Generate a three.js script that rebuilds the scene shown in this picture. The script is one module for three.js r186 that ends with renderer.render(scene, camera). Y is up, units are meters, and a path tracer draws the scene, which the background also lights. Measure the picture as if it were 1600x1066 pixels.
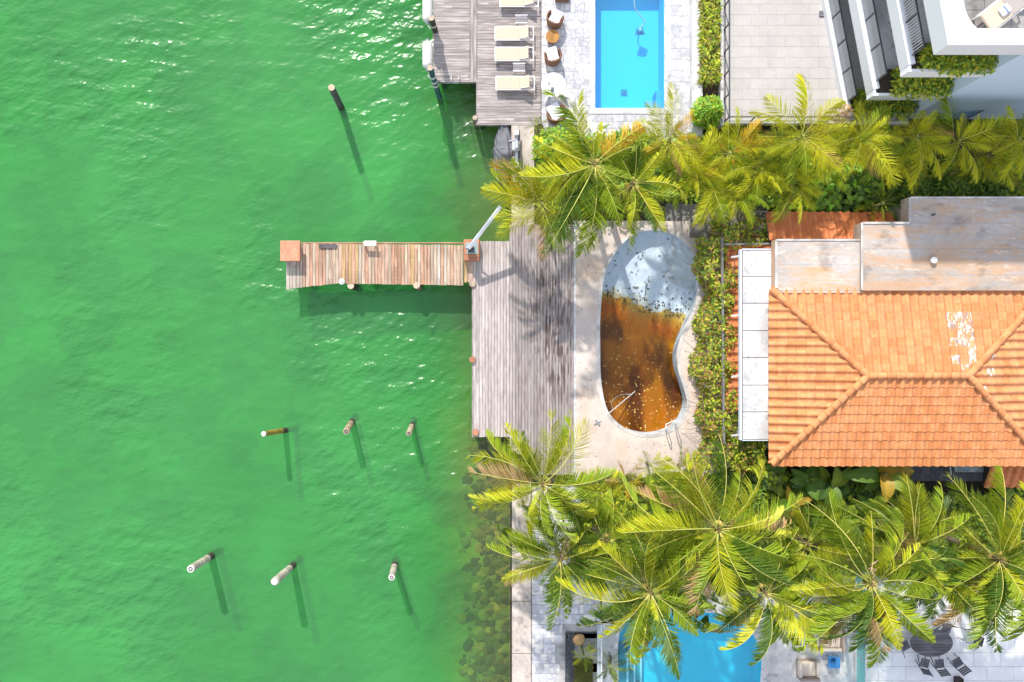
import * as THREE from 'three';
import { mergeGeometries } from 'three/addons/utils/BufferGeometryUtils.js';
import { RoundedBoxGeometry } from 'three/addons/geometries/RoundedBoxGeometry.js';

// ---------------------------------------------------------------- camera, sky, sun, exposure
const F = 1240, H = 41;                                   // focal length in photo pixels, camera height over the water in metres
const scene = new THREE.Scene();
const camera = new THREE.PerspectiveCamera(2 * Math.atan(533 / F) * 180 / Math.PI, 1600 / 1066, 0.5, 900);
camera.position.set(0, H, 0);
camera.up.set(0, 0, -1);
camera.lookAt(0, 0, 0);
const renderer = new THREE.WebGLRenderer({ antialias: true });
renderer.toneMapping = THREE.LinearToneMapping;
renderer.toneMappingExposure = 1.28;
renderer.shadowMap.enabled = true;

const SUN_EL = 40 * Math.PI / 180, SUN_AZ = 14.5 * Math.PI / 180;
const sunDir = new THREE.Vector3(-Math.sin(SUN_AZ) * Math.cos(SUN_EL), Math.sin(SUN_EL), -Math.cos(SUN_AZ) * Math.cos(SUN_EL));
const sun = new THREE.DirectionalLight(new THREE.Color().setRGB(1, 0.94, 0.86), 4.2);
sun.name = 'sun';
sun.position.copy(sunDir).multiplyScalar(90);
sun.castShadow = true;
sun.shadow.radius = 2.2;
sun.shadow.mapSize.set(4096, 4096);
Object.assign(sun.shadow.camera, { left: -45, right: 45, top: 45, bottom: -45, near: 1, far: 220 });
scene.add(sun);
{
  const w = 512, h = 256, d = new Float32Array(w * h * 4);
  for (let j = 0; j < h; j++) for (let i = 0; i < w; i++) {
    const el = ((j + 0.5) / h - 0.5) * Math.PI, az = ((i + 0.5) / w - 0.5) * 2 * Math.PI;
    const v = new THREE.Vector3(Math.cos(el) * Math.cos(az), Math.sin(el), Math.cos(el) * Math.sin(az));
    const up = Math.max(0, v.y), g = Math.pow(Math.max(0, v.dot(sunDir)), 10);
    const k = Math.pow(1 - up, 2.5);
    let c = [0.60 + 0.55 * k, 0.68 + 0.53 * k, 0.88 + 0.42 * k];
    const cl = Math.max(0, Math.sin(az * 5 + 3 * Math.sin(el * 7)) * Math.sin(el * 11 + 2 * Math.cos(az * 3)) + 0.25 * Math.sin(az * 17 + el * 23)) * Math.min(1, up * 3);
    c = c.map((x) => x + 0.22 * cl + 0.35 * g);
    if (v.y < 0) c = [0.2, 0.27, 0.25];
    d.set([...c, 1], (j * w + i) * 4);
  }
  const t = new THREE.DataTexture(d, w, h, THREE.RGBAFormat, THREE.FloatType);
  t.mapping = THREE.EquirectangularReflectionMapping; t.magFilter = t.minFilter = THREE.LinearFilter; t.needsUpdate = true;
  scene.background = t; scene.environment = t;
}

// ---------------------------------------------------------------- helpers
const V = (x, y, z) => new THREE.Vector3(x, y, z);
const rad = (d) => d * Math.PI / 180;
function rng(seed) { let a = (seed * 2654435761) >>> 0 || 1; return () => { a = (a + 0x6D2B79F5) | 0; let t = Math.imul(a ^ (a >>> 15), 1 | a); t = (t + Math.imul(t ^ (t >>> 7), 61 | t)) ^ t; return ((t ^ (t >>> 14)) >>> 0) / 4294967296; }; }
const R0 = rng(77);
const rr = (a, b, r = R0) => a + (b - a) * r();
const P = (px, py, h) => V((px - 800) / F * (H - h), h, (py - 533) / F * (H - h));   // the point at height h that the photo shows at that pixel
const S = (h) => (H - h) / F;                                                          // metres per photo pixel at height h
const smooth = (a, b, x) => { const t = Math.min(1, Math.max(0, (x - a) / (b - a))); return t * t * (3 - 2 * t); };
const hash = (x, y, s) => { let n = Math.imul(x, 374761393) ^ Math.imul(y, 668265263) ^ Math.imul(s, 1442695041); n = Math.imul(n ^ (n >>> 13), 1274126177); return ((n ^ (n >>> 16)) >>> 0) / 4294967296; };
function vn(x, y, per, s) {                                                            // value noise that repeats after per cells
  const xi = Math.floor(x), yi = Math.floor(y), fx = x - xi, fy = y - yi, m = (n) => ((n % per) + per) % per;
  const u = fx * fx * (3 - 2 * fx), v = fy * fy * (3 - 2 * fy);
  const a = hash(m(xi), m(yi), s), b = hash(m(xi + 1), m(yi), s), c = hash(m(xi), m(yi + 1), s), d = hash(m(xi + 1), m(yi + 1), s);
  return a + (b - a) * u + (c - a) * v + (a - b - c + d) * u * v;
}
function fbm(u, v, f, oct, s) { let t = 0, a = 0.5, n = 0; for (let o = 0; o < oct; o++) { t += a * vn(u * f, v * f, f, s + o); n += a; a *= 0.55; f *= 2; } return t / n; }
function tex(w, h, fn, metres = [1, 1], srgb = true) {
  const d = new Uint8Array(w * h * 4);
  for (let j = 0; j < h; j++) for (let i = 0; i < w; i++) {
    const c = fn((i + 0.5) / w, (j + 0.5) / h), k = (j * w + i) * 4;
    const a = typeof c === 'number' ? [c, c, c] : c;
    for (let q = 0; q < 3; q++) d[k + q] = Math.max(0, Math.min(255, a[q] * 255));
    d[k + 3] = 255;
  }
  const t = new THREE.DataTexture(d, w, h, THREE.RGBAFormat);
  t.wrapS = t.wrapT = THREE.RepeatWrapping; t.magFilter = THREE.LinearFilter; t.minFilter = THREE.LinearMipmapLinearFilter; t.generateMipmaps = true;
  if (srgb) t.colorSpace = THREE.SRGBColorSpace;
  t.repeat.set(1 / metres[0], 1 / metres[1]); t.needsUpdate = true;
  return t;
}
const mixc = (a, b, t) => a.map((x, i) => x + (b[i] - x) * t);
const lin = (r, g, b) => new THREE.Color().setRGB(r, g, b);
function mat(color, o = {}) {
  const m = new THREE.MeshPhysicalMaterial({ roughness: 0.8, side: THREE.DoubleSide, ...o });
  m.color.copy(Array.isArray(color) ? lin(...color) : color);
  return m;
}
// names, things, parts
const used = {};
function numbered(n) { const k = used[n] = (used[n] ?? -1) + 1; return k ? `${n}_${String(k).padStart(3, '0')}` : n; }
function tag(o, label, category, group) { o.userData.label = label; o.userData.category = category; if (group) o.userData.group = group; return o; }
function thing(name, label, category, pos = V(0, 0, 0), turn = 0, group) {
  const o = new THREE.Group(); o.name = numbered(name); o.position.copy(pos); o.rotation.y = turn; scene.add(o);
  return tag(o, label, category, group);
}
function structure(name, geo, m, kind = 'structure') { const o = geo ? new THREE.Mesh(geo, m) : new THREE.Group(); o.name = numbered(name); o.userData.kind = kind; scene.add(o); return o; }
function part(name, geo, m, parent) { const o = new THREE.Mesh(geo, m); o.name = name; parent.add(o); return o; }
function wpart(name, geo, m, parent) {                     // geometry given in world space, parent (unturned) at its own place
  let p = V(0, 0, 0), q = parent; while (q && q !== scene) { p.add(q.position); q = q.parent; }
  geo.translate(-p.x, -p.y, -p.z); return part(name, geo, m, parent);
}
function copyOf(o, label, pos, turn = null) { const c = o.clone(); c.name = numbered(o.name.replace(/_\d{3}$/, '')); c.userData = { ...o.userData }; if (label) c.userData.label = label; c.position.copy(pos); if (turn !== null) c.rotation.y = turn; scene.add(c); return c; }
// geometry
function uvw(g, s = 1, ox = 0, oy = 0) {                   // uv in metres from the position, by the way each face points
  const p = g.attributes.position, n = g.attributes.normal, uv = new Float32Array(p.count * 2);
  for (let i = 0; i < p.count; i++) {
    const ax = Math.abs(n.getX(i)), ay = Math.abs(n.getY(i)), az = Math.abs(n.getZ(i));
    const [u, v] = ay >= ax && ay >= az ? [p.getX(i), p.getZ(i)] : ax > az ? [p.getZ(i), p.getY(i)] : [p.getX(i), p.getY(i)];
    uv[2 * i] = u * s + ox; uv[2 * i + 1] = v * s + oy;
  }
  g.setAttribute('uv', new THREE.BufferAttribute(uv, 2)); return g;
}
function box(x0, x1, y0, y1, z0, z1, bevel = 0) {
  const w = x1 - x0, h = y1 - y0, d = z1 - z0;
  const g = bevel ? new RoundedBoxGeometry(w, h, d, 1, bevel) : new THREE.BoxGeometry(w, h, d);
  g.translate((x0 + x1) / 2, (y0 + y1) / 2, (z0 + z1) / 2);
  return uvw(g);
}
const pbox = (px0, py0, px1, py1, h0, h1, bevel = 0) => { const a = P(px0, py0, h1), b = P(px1, py1, h1); return box(a.x, b.x, h0, h1, a.z, b.z, bevel); };  // top face fills those pixels
function tube(pts, r0, r1 = r0, sides = 8) {
  const n = pts.length, pos = [], nor = [], uv = [], idx = [];
  let acc = 0;
  for (let i = 0; i < n; i++) {
    const t = pts[Math.min(n - 1, i + 1)].clone().sub(pts[Math.max(0, i - 1)]).normalize();
    const a = Math.abs(t.y) < 0.9 ? V(0, 1, 0) : V(1, 0, 0), e = a.clone().cross(t).normalize(), f = t.clone().cross(e);
    const r = r0 + (r1 - r0) * i / (n - 1);
    if (i) acc += pts[i].distanceTo(pts[i - 1]);
    for (let k = 0; k <= sides; k++) { const q = k / sides * 2 * Math.PI, d = e.clone().multiplyScalar(Math.cos(q)).addScaledVector(f, Math.sin(q)); pos.push(pts[i].x + d.x * r, pts[i].y + d.y * r, pts[i].z + d.z * r); nor.push(d.x, d.y, d.z); uv.push(k / sides * 2 * Math.PI * r0, acc); }
  }
  const w = sides + 1;
  for (let i = 0; i < n - 1; i++) for (let k = 0; k < sides; k++) { const a = i * w + k; idx.push(a, a + 1, a + w, a + 1, a + w + 1, a + w); }
  for (const [i, s] of [[0, -1], [n - 1, 1]]) {
    const t = pts[Math.min(n - 1, i + 1)].clone().sub(pts[Math.max(0, i - 1)]).normalize().multiplyScalar(s), c = pos.length / 3;
    pos.push(pts[i].x, pts[i].y, pts[i].z); nor.push(t.x, t.y, t.z); uv.push(0, 0);
    for (let k = 0; k <= sides; k++) { const a = (i * w + k) * 3; pos.push(pos[a], pos[a + 1], pos[a + 2]); nor.push(t.x, t.y, t.z); uv.push(pos[a] * 1, pos[a + 2] * 1); }
    for (let k = 0; k < sides; k++) s > 0 ? idx.push(c, c + 1 + k, c + 2 + k) : idx.push(c, c + 2 + k, c + 1 + k);
  }
  return mk(pos, nor, uv, idx);
}
function mk(pos, nor, uv, idx, col) {
  const g = new THREE.BufferGeometry();
  g.setAttribute('position', new THREE.Float32BufferAttribute(pos, 3));
  if (nor) g.setAttribute('normal', new THREE.Float32BufferAttribute(nor, 3));
  if (uv) g.setAttribute('uv', new THREE.Float32BufferAttribute(uv, 2));
  if (col) g.setAttribute('color', new THREE.Float32BufferAttribute(col, 3));
  if (idx) g.setIndex(idx);
  if (!nor) g.computeVertexNormals();
  return g;
}
const bar = (a, b, r, s = 8) => tube([a, b], r, r, s);
function beam(a, b, w, h) { const L = a.distanceTo(b), g = new THREE.BoxGeometry(L, h, w); uvw(g); const q = new THREE.Quaternion(); const x = b.clone().sub(a).normalize(), z = x.clone().cross(V(0, 1, 0)).normalize(), y = z.clone().cross(x); q.setFromRotationMatrix(new THREE.Matrix4().makeBasis(x, y, z)); g.applyQuaternion(q); g.translate((a.x + b.x) / 2, (a.y + b.y) / 2, (a.z + b.z) / 2); return g; }
const merge = (list) => mergeGeometries(list.map((g) => { const q = g.index ? g.toNonIndexed() : g; for (const k of Object.keys(q.attributes)) if (!['position', 'normal', 'uv'].includes(k)) q.deleteAttribute(k); if (!q.attributes.uv) uvw(q); return q; }));
function slab(ptsXZ, h0, h1, holes = []) {                 // polygon in plan (x, z), from height h0 to h1
  const sh = new THREE.Shape(ptsXZ.map((p) => new THREE.Vector2(p.x, -p.z)));
  for (const hl of holes) sh.holes.push(new THREE.Path(hl.map((p) => new THREE.Vector2(p.x, -p.z))));
  const g = new THREE.ExtrudeGeometry(sh, { depth: h1 - h0, bevelEnabled: false });
  g.rotateX(-Math.PI / 2); g.translate(0, h0, 0);
  return uvw(g);
}
const poly = (pix, h) => pix.map(([x, y]) => P(x, y, h));
function smoothLoop(pix, h, n = 96) { const c = new THREE.CatmullRomCurve3(poly(pix, h), true, 'centripetal'); return c.getSpacedPoints(n).slice(0, n); }
function offset(loop, d) {                                 // the outline moved outward by d metres
  const n = loop.length, A = loop.reduce((s, p, i) => { const q = loop[(i + 1) % n]; return s + p.x * q.z - q.x * p.z; }, 0), k = A > 0 ? d : -d;
  return loop.map((p, i) => { const t = loop[(i + 1) % n].clone().sub(loop[(i + n - 1) % n]).normalize(); return V(p.x + t.z * k, p.y, p.z - t.x * k); });
}
function inside(p, loop) { let c = false; for (let i = 0, j = loop.length - 1; i < loop.length; j = i++) if ((loop[i].z > p.z) !== (loop[j].z > p.z) && p.x < (loop[j].x - loop[i].x) * (p.z - loop[i].z) / (loop[j].z - loop[i].z) + loop[i].x) c = !c; return c; }

// ---------------------------------------------------------------- textures and materials
const GRAIN = tex(512, 512, (u, v) => { const s = fbm(u, v, 4, 3, 5); let g = 0; for (let o = 0; o < 4; o++) g += vn(u * 4 * (1 << o), v * 48 * (1 << o), 48 * (1 << o), 11 + o) / (1 << o); g /= 1.875; const w = smooth(0.55, 0.8, vn(u * 3, v * 20, 60, 3)); return mixc([0.60 + 0.4 * g, 0.58 + 0.4 * g, 0.56 + 0.4 * g], [0.98, 0.98, 0.98], w * 0.5).map((x) => x * (0.78 + 0.25 * s)); }, [3, 1.2]);
const SPOTS = tex(512, 512, (u, v) => { const a = fbm(u, v, 5, 6, 21), b = fbm(u, v, 40, 3, 31), c = smooth(0.62, 0.75, fbm(u, v, 14, 3, 41)); const k = 0.74 + 0.28 * a + 0.14 * (b - 0.5) - 0.10 * c; return [k, k * 0.995, k * 0.985]; }, [5, 5]);
const SOFT = tex(512, 512, (u, v) => { const a = fbm(u, v, 6, 6, 23), b = fbm(u, v, 50, 3, 33); const k = 0.90 + 0.10 * a + 0.06 * (b - 0.5); return [k, k * 0.995, k * 0.99]; }, [4, 4]);
const STONE = tex(512, 512, (u, v) => { const a = fbm(u, v, 4, 5, 51), b = fbm(u, v, 28, 4, 61), w = smooth(0.5, 0.62, fbm(u, v, 7, 4, 71)); const k = 0.70 + 0.18 * a + 0.26 * (b - 0.3); return mixc([k * 0.97, k * 0.98, k * 1.02], [0.98, 0.97, 0.95], w); }, [2.6, 2.6]);
const CLAY = tex(512, 512, (u, v) => { const a = fbm(u, v, 6, 5, 81), b = fbm(u, v, 60, 3, 91); const w = smooth(0.60, 0.72, fbm(u, v, 10, 4, 95)); return mixc([0.80 + 0.22 * a, 0.72 + 0.26 * a + 0.1 * (b - 0.5), 0.66 + 0.3 * a], [1, 0.93, 0.82], w * 0.55); }, [1.7, 1.7]);
const FLAKE = tex(512, 512, (u, v) => { const a = fbm(u, v, 10, 5, 98), b = fbm(u, v, 5, 3, 99), t = smooth(0.50, 0.60, 0.5 * a + 0.5 * vn(u * 40, v * 7, 280, 97)), g = smooth(0.6, 0.68, vn(u * 36, v * 5, 180, 96)); return mixc(mixc([0.855, 0.60, 0.40], [0.93, 0.88, 0.85], t), [0.58, 0.54, 0.55], g * 0.75); }, [1.3, 1.3]);
const FINE = tex(256, 256, (u, v) => 0.5 + 0.5 * (fbm(u, v, 24, 4, 101) - 0.5), [1, 1], false);
const M = {};
M.woodGrey = [[0.68, 0.62, 0.60], [0.64, 0.59, 0.575], [0.72, 0.66, 0.635], [0.67, 0.61, 0.595], [0.61, 0.565, 0.555]].map((c) => mat(c, { map: GRAIN, roughness: 0.9 }));
M.woodWarm = [[0.84, 0.56, 0.42], [0.80, 0.47, 0.32], [0.85, 0.63, 0.48], [0.82, 0.52, 0.37], [0.85, 0.66, 0.52], [0.80, 0.54, 0.27]].map((c) => mat(c, { map: GRAIN, roughness: 0.9 }));
M.terracotta = mat([0.62, 0.27, 0.15], { map: SPOTS, roughness: 0.9 });
M.dark = mat([0.03, 0.032, 0.035], { roughness: 0.9 });
M.beam = mat([0.13, 0.11, 0.10], { map: GRAIN });
M.pile = mat([0.36, 0.27, 0.18], { map: GRAIN }); M.pileDark = mat([0.075, 0.065, 0.05], { map: GRAIN }); M.pileTop = mat([0.62, 0.5, 0.38], { map: SPOTS });
M.pvc = mat([0.80, 0.78, 0.75], { map: SPOTS, roughness: 0.5 });
M.white = mat([0.80, 0.80, 0.80], { map: SPOTS, roughness: 0.6 }); M.paint = mat([0.78, 0.79, 0.81], { roughness: 0.45, map: SPOTS });
M.steel = mat([0.62, 0.64, 0.66], { metalness: 0.7, roughness: 0.35 }); M.grey = mat([0.30, 0.31, 0.33], { roughness: 0.6 }); M.iron = mat([0.06, 0.065, 0.075], { roughness: 0.5 });
M.concrete = mat([0.62, 0.585, 0.56], { map: SPOTS, bumpMap: FINE, bumpScale: 0.004 });
M.soil = mat([0.055, 0.045, 0.03], { map: SPOTS, roughness: 1 });
M.bark = mat([0.24, 0.19, 0.14], { map: GRAIN, roughness: 1 });
// ---------------------------------------------------------------- the water and its bed
const SHORE = P(798, 533, 1.2).x;                          // line of the seawall
{
  const rk = rng(5), waves = [];
  for (let i = 0; i < 130; i++) { const q = rad(73 + (rk() + rk() + rk() - 1.5) * 46), k = 15 * Math.pow(12, rk()); waves.push([Math.round(Math.cos(q) * k), Math.round(Math.sin(q) * k), rk() * 6.283, Math.pow(k, -0.85)]); }
  const N = 1024, hgt = new Float32Array(N * N); let lo = 1e9, hi = -1e9;
  for (const [a, b, ph, am] of waves) {
    const cx = new Float32Array(N), sx = new Float32Array(N);
    for (let i = 0; i < N; i++) { const q = 2 * Math.PI * a * i / N + ph; cx[i] = Math.cos(q); sx[i] = Math.sin(q); }
    for (let j = 0; j < N; j++) { const q = 2 * Math.PI * b * j / N, c = Math.cos(q), s = Math.sin(q); for (let i = 0; i < N; i++) hgt[j * N + i] += am * (sx[i] * c + cx[i] * s); }
  }
  for (const x of hgt) { lo = Math.min(lo, x); hi = Math.max(hi, x); }
  const bump = tex(N, N, (u, v) => { const i = Math.min(N - 1, u * N | 0), j = Math.min(N - 1, v * N | 0), x = (hgt[j * N + i] - lo) / (hi - lo), gust = fbm(u, v, 4, 3, 7); return 0.5 + (Math.pow(x, 1.25) - 0.42) * (0.45 + 1.1 * smooth(0.35, 0.7, gust)); }, [26, 26], false);
  // turbid green water: part of the light comes back from the silt in it, part reaches the bed
  const shoreOf = (u, v) => { const x = u * 60, d = ((SHORE - x) % 60 + 60) % 60; return Math.max(0, d - 1.4 * (fbm(u, v, 12, 4, 109) - 0.5) * 2); };
  const tint = tex(1024, 1024, (u, v) => { const a = fbm(u, v, 6, 5, 111), b = fbm(u, v, 4, 3, 121), c = fbm(u, v, 28, 3, 131), d = shoreOf(u, v), far = smooth(6, 24, d), k = 0.86 + 0.10 * a + 0.06 * (c - .5); return mixc([0.74 + 0.06 * b, 0.85 + 0.04 * a, 0.62], [0.455 + 0.04 * b, 0.85 + 0.02 * a, 0.52 + 0.03 * b], smooth(0.6, 4.6, d)).map((x) => x * (0.885 + 0.04 * a + 0.06 * (c - .5))); }, [60, 60]);
  const clear = tex(512, 512, (u, v) => { const d = shoreOf(u, v); return 0.95 - 0.16 * smooth(0.8, 6.5, d) - 0.08 * fbm(u, v, 9, 4, 133); }, [60, 60], false);
  const water = mat([1, 1, 1], { map: tint, roughness: 0.26, transmission: 1, transmissionMap: clear, thickness: 0, bumpMap: bump, bumpScale: 0.12, ior: 1.33 });
  const sheet = new THREE.PlaneGeometry(260, 320, 1, 1); sheet.rotateX(-Math.PI / 2); sheet.translate(SHORE + 0.2 - 130, 0, 0);
  structure('water', uvw(sheet), water);
  const bedTex = tex(1024, 1024, (u, v) => { const a = fbm(u, v, 11, 6, 147), w = smooth(0.45, 0.62, fbm(u, v, 22, 5, 158)); return mixc([0.62 + 0.3 * a, 0.72 + 0.25 * a, 0.42 + 0.2 * a], [0.42, 0.52, 0.34], w * 0.4); }, [40, 40]);
  const bed = new THREE.PlaneGeometry(260, 320, 260, 160); bed.rotateX(-Math.PI / 2); bed.translate(SHORE + 0.2 - 130, 0, 0);
  const p = bed.attributes.position;
  for (let i = 0; i < p.count; i++) { const d = SHORE - p.getX(i); p.setY(i, -0.62 - 0.48 * smooth(0, 9, d) + 0.16 * (fbm(p.getX(i) / 64 + 9, p.getZ(i) / 64 + 9, 16, 3, 161) - 0.5)); }
  bed.computeVertexNormals();
  structure('seabed', uvw(bed), mat([0.66, 0.66, 0.54], { map: bedTex, roughness: 1 }));
  // boulders dumped along the foot of the seawall
  const list = [], rk2 = rng(8);
  for (let i = 0; i < 2600; i++) {
    const py = 430 + 700 * rk2(), r = 0.08 + 0.30 * rk2() * rk2(), w = 2.5 * (0.45 + 0.6 * smooth(480, 760, py)), d = Math.abs(rk2() + rk2() - 1) * w + 0.05;
    const q = P(0, py, -0.6); const g = new THREE.IcosahedronGeometry(r, 1), gp = g.attributes.position, s = i * 7;
    for (let k = 0; k < gp.count; k++) { const n = V(gp.getX(k), gp.getY(k), gp.getZ(k)).normalize(), f = 0.75 + 0.5 * vn(n.x * 2 + 5 + s, n.y * 2 + n.z * 1.7 + 5, 999, 3); gp.setXYZ(k, n.x * r * f * 1.25, n.y * r * f * 0.7, n.z * r * f); }
    g.rotateY(rk2() * 6); g.computeVertexNormals(); g.translate(SHORE - d, -0.58 - 0.08 * d - 0.1 * rk2(), q.z);
    const t = 0.4 + 0.9 * rk2(), c = []; const hue = rk2() < 0.25 ? [0.58, 0.38, 0.16] : rk2() < 0.5 ? [0.13, 0.15, 0.09] : [0.30, 0.29, 0.15];
    for (let k = 0; k < gp.count; k++) c.push(hue[0] * t, hue[1] * t, hue[2] * t);
    g.setAttribute('color', new THREE.Float32BufferAttribute(c, 3)); list.push(g.index ? g.toNonIndexed() : g);
  }
  const rocks = structure('submerged_rocks', mergeGeometries(list), mat([1, 1, 1], { vertexColors: true, roughness: 1 }), 'stuff');
  tag(rocks, 'dark mossy boulders under the shallow water along the foot of the seawall', 'rocks');
}

// ---------------------------------------------------------------- ground and pools' outlines
const G0 = 1.10;                                           // soil
const KIDNEY = smoothLoop([[943, 436], [937, 500], [937, 540], [939, 599], [950, 644], [974, 668], [1007, 679], [1042, 674], [1064, 658], [1074, 631], [1069, 605], [1060, 577], [1058, 556], [1064, 528], [1076, 502], [1086, 478], [1091, 455], [1092, 428], [1084, 398], [1065, 374], [1039, 361], [1007, 360], [984, 370], [964, 390], [951, 412]], 1.2, 110);
const LAP = [[930, -60], [1038, -60], [1038, 169], [930, 169]];                        // pool of the house to the north
const ROUND = smoothLoop([[967, 1130], [966, 1060], [966, 1000], [975, 972], [1040, 958], [1110, 957], [1150, 966], [1176, 990], [1189, 1020], [1189, 1060], [1180, 1130]], 1.2, 80);
{
  const a = poly([[797, -900], [2600, -900], [2600, 2000], [797, 2000]], G0);
  structure('ground', slab(a, -3.2, G0, [offset(KIDNEY, 0.12), poly(LAP, 1.25), offset(ROUND, 0.12)]), M.soil);
  structure('seawall', merge([pbox(799, 195, 835, 352, -2.5, 1.19, 0.02), box(SHORE, SHORE + 0.5, -2.5, 1.14, P(0, 352.5, 1.2).z, P(0, 706, 1.2).z)]), mat([0.66, 0.58, 0.51], { map: SPOTS, bumpMap: FINE, bumpScale: 0.005 }));
  const cap = structure('seawall_cap');
  const mcap = mat([0.67, 0.585, 0.52], { map: SPOTS, bumpMap: FINE, bumpScale: 0.005 });
  const q = [700, 770, 856, 940, 1022, 1120];
  for (let i = 0; i < 5; i++) part('cap_block', pbox(800, q[i] + 0.4, 830, q[i + 1] - 0.4, -2.5, 1.26, 0.02), mcap, cap);
  // low drain pipes let out of the seawall
}
// stone and tile laid piece by piece: rows of boxes inside a pixel rectangle, skipping what skip() says
function paving(name, x0, y0, x1, y1, h, cw, ch, mats, o = {}) {
  const s = o.parent ?? structure(name), r = rng(o.seed ?? 3), a = P(x0, y0, h), b = P(x1, y1, h), th = 0.06, gap = o.gap ?? 0.012;
  const nz = Math.round((b.z - a.z) / ch), dz = (b.z - a.z) / nz;
  for (let j = 0; j < nz; j++) {
    let x = a.x - (o.run ? (j % 2) * cw / 2 : 0); 
    while (x < b.x - 0.02) {
      const w = o.mixed ? cw * [0.66, 1, 1, 1.4][r() * 4 | 0] : cw;
      const xa = Math.max(a.x, x), xb = Math.min(b.x, x + w); x += w;
      if (xb - xa < 0.06) continue;
      const za = a.z + j * dz, zb = za + dz, mid = V((xa + xb) / 2, h, (za + zb) / 2);
      if (o.skip && o.skip(xa, xb, za, zb, mid)) continue;
      const g = box(xa + gap / 2, xb - gap / 2, h - th, h + (r() - 0.5) * 0.006, za + gap / 2, zb - gap / 2);
      uvw(g, 1, r() * 9, r() * 9);
      part(o.piece ?? 'paver', g, mats[r() * mats.length | 0], s);
    }
  }
  return s;
}
const stoneMats = [[0.74, 0.72, 0.70], [0.78, 0.76, 0.73], [0.70, 0.685, 0.675], [0.81, 0.79, 0.76], [0.82, 0.81, 0.78], [0.76, 0.74, 0.72]].map((c) => mat(c, { map: STONE, roughness: 0.75, bumpMap: FINE, bumpScale: 0.003 }));
const greyTile = [[0.56, 0.535, 0.51], [0.57, 0.545, 0.52], [0.55, 0.525, 0.505], [0.58, 0.555, 0.53], [0.555, 0.53, 0.505]].map((c) => mat(c, { map: SOFT, roughness: 0.7 }));
const whiteTile = [[0.82, 0.82, 0.82], [0.84, 0.84, 0.84], [0.80, 0.80, 0.80]].map((c) => mat(c, { map: SOFT, roughness: 0.5 }));
const jointM = mat([0.52, 0.51, 0.50], { map: SPOTS }), oldJoint = mat([0.33, 0.33, 0.34], { map: SPOTS });
const outOf = (loop, pad) => (xa, xb, za, zb) => [[xa, za], [xb, za], [xa, zb], [xb, zb], [(xa + xb) / 2, (za + zb) / 2]].some(([x, z]) => inside({ x, z }, loop)) ;

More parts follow.
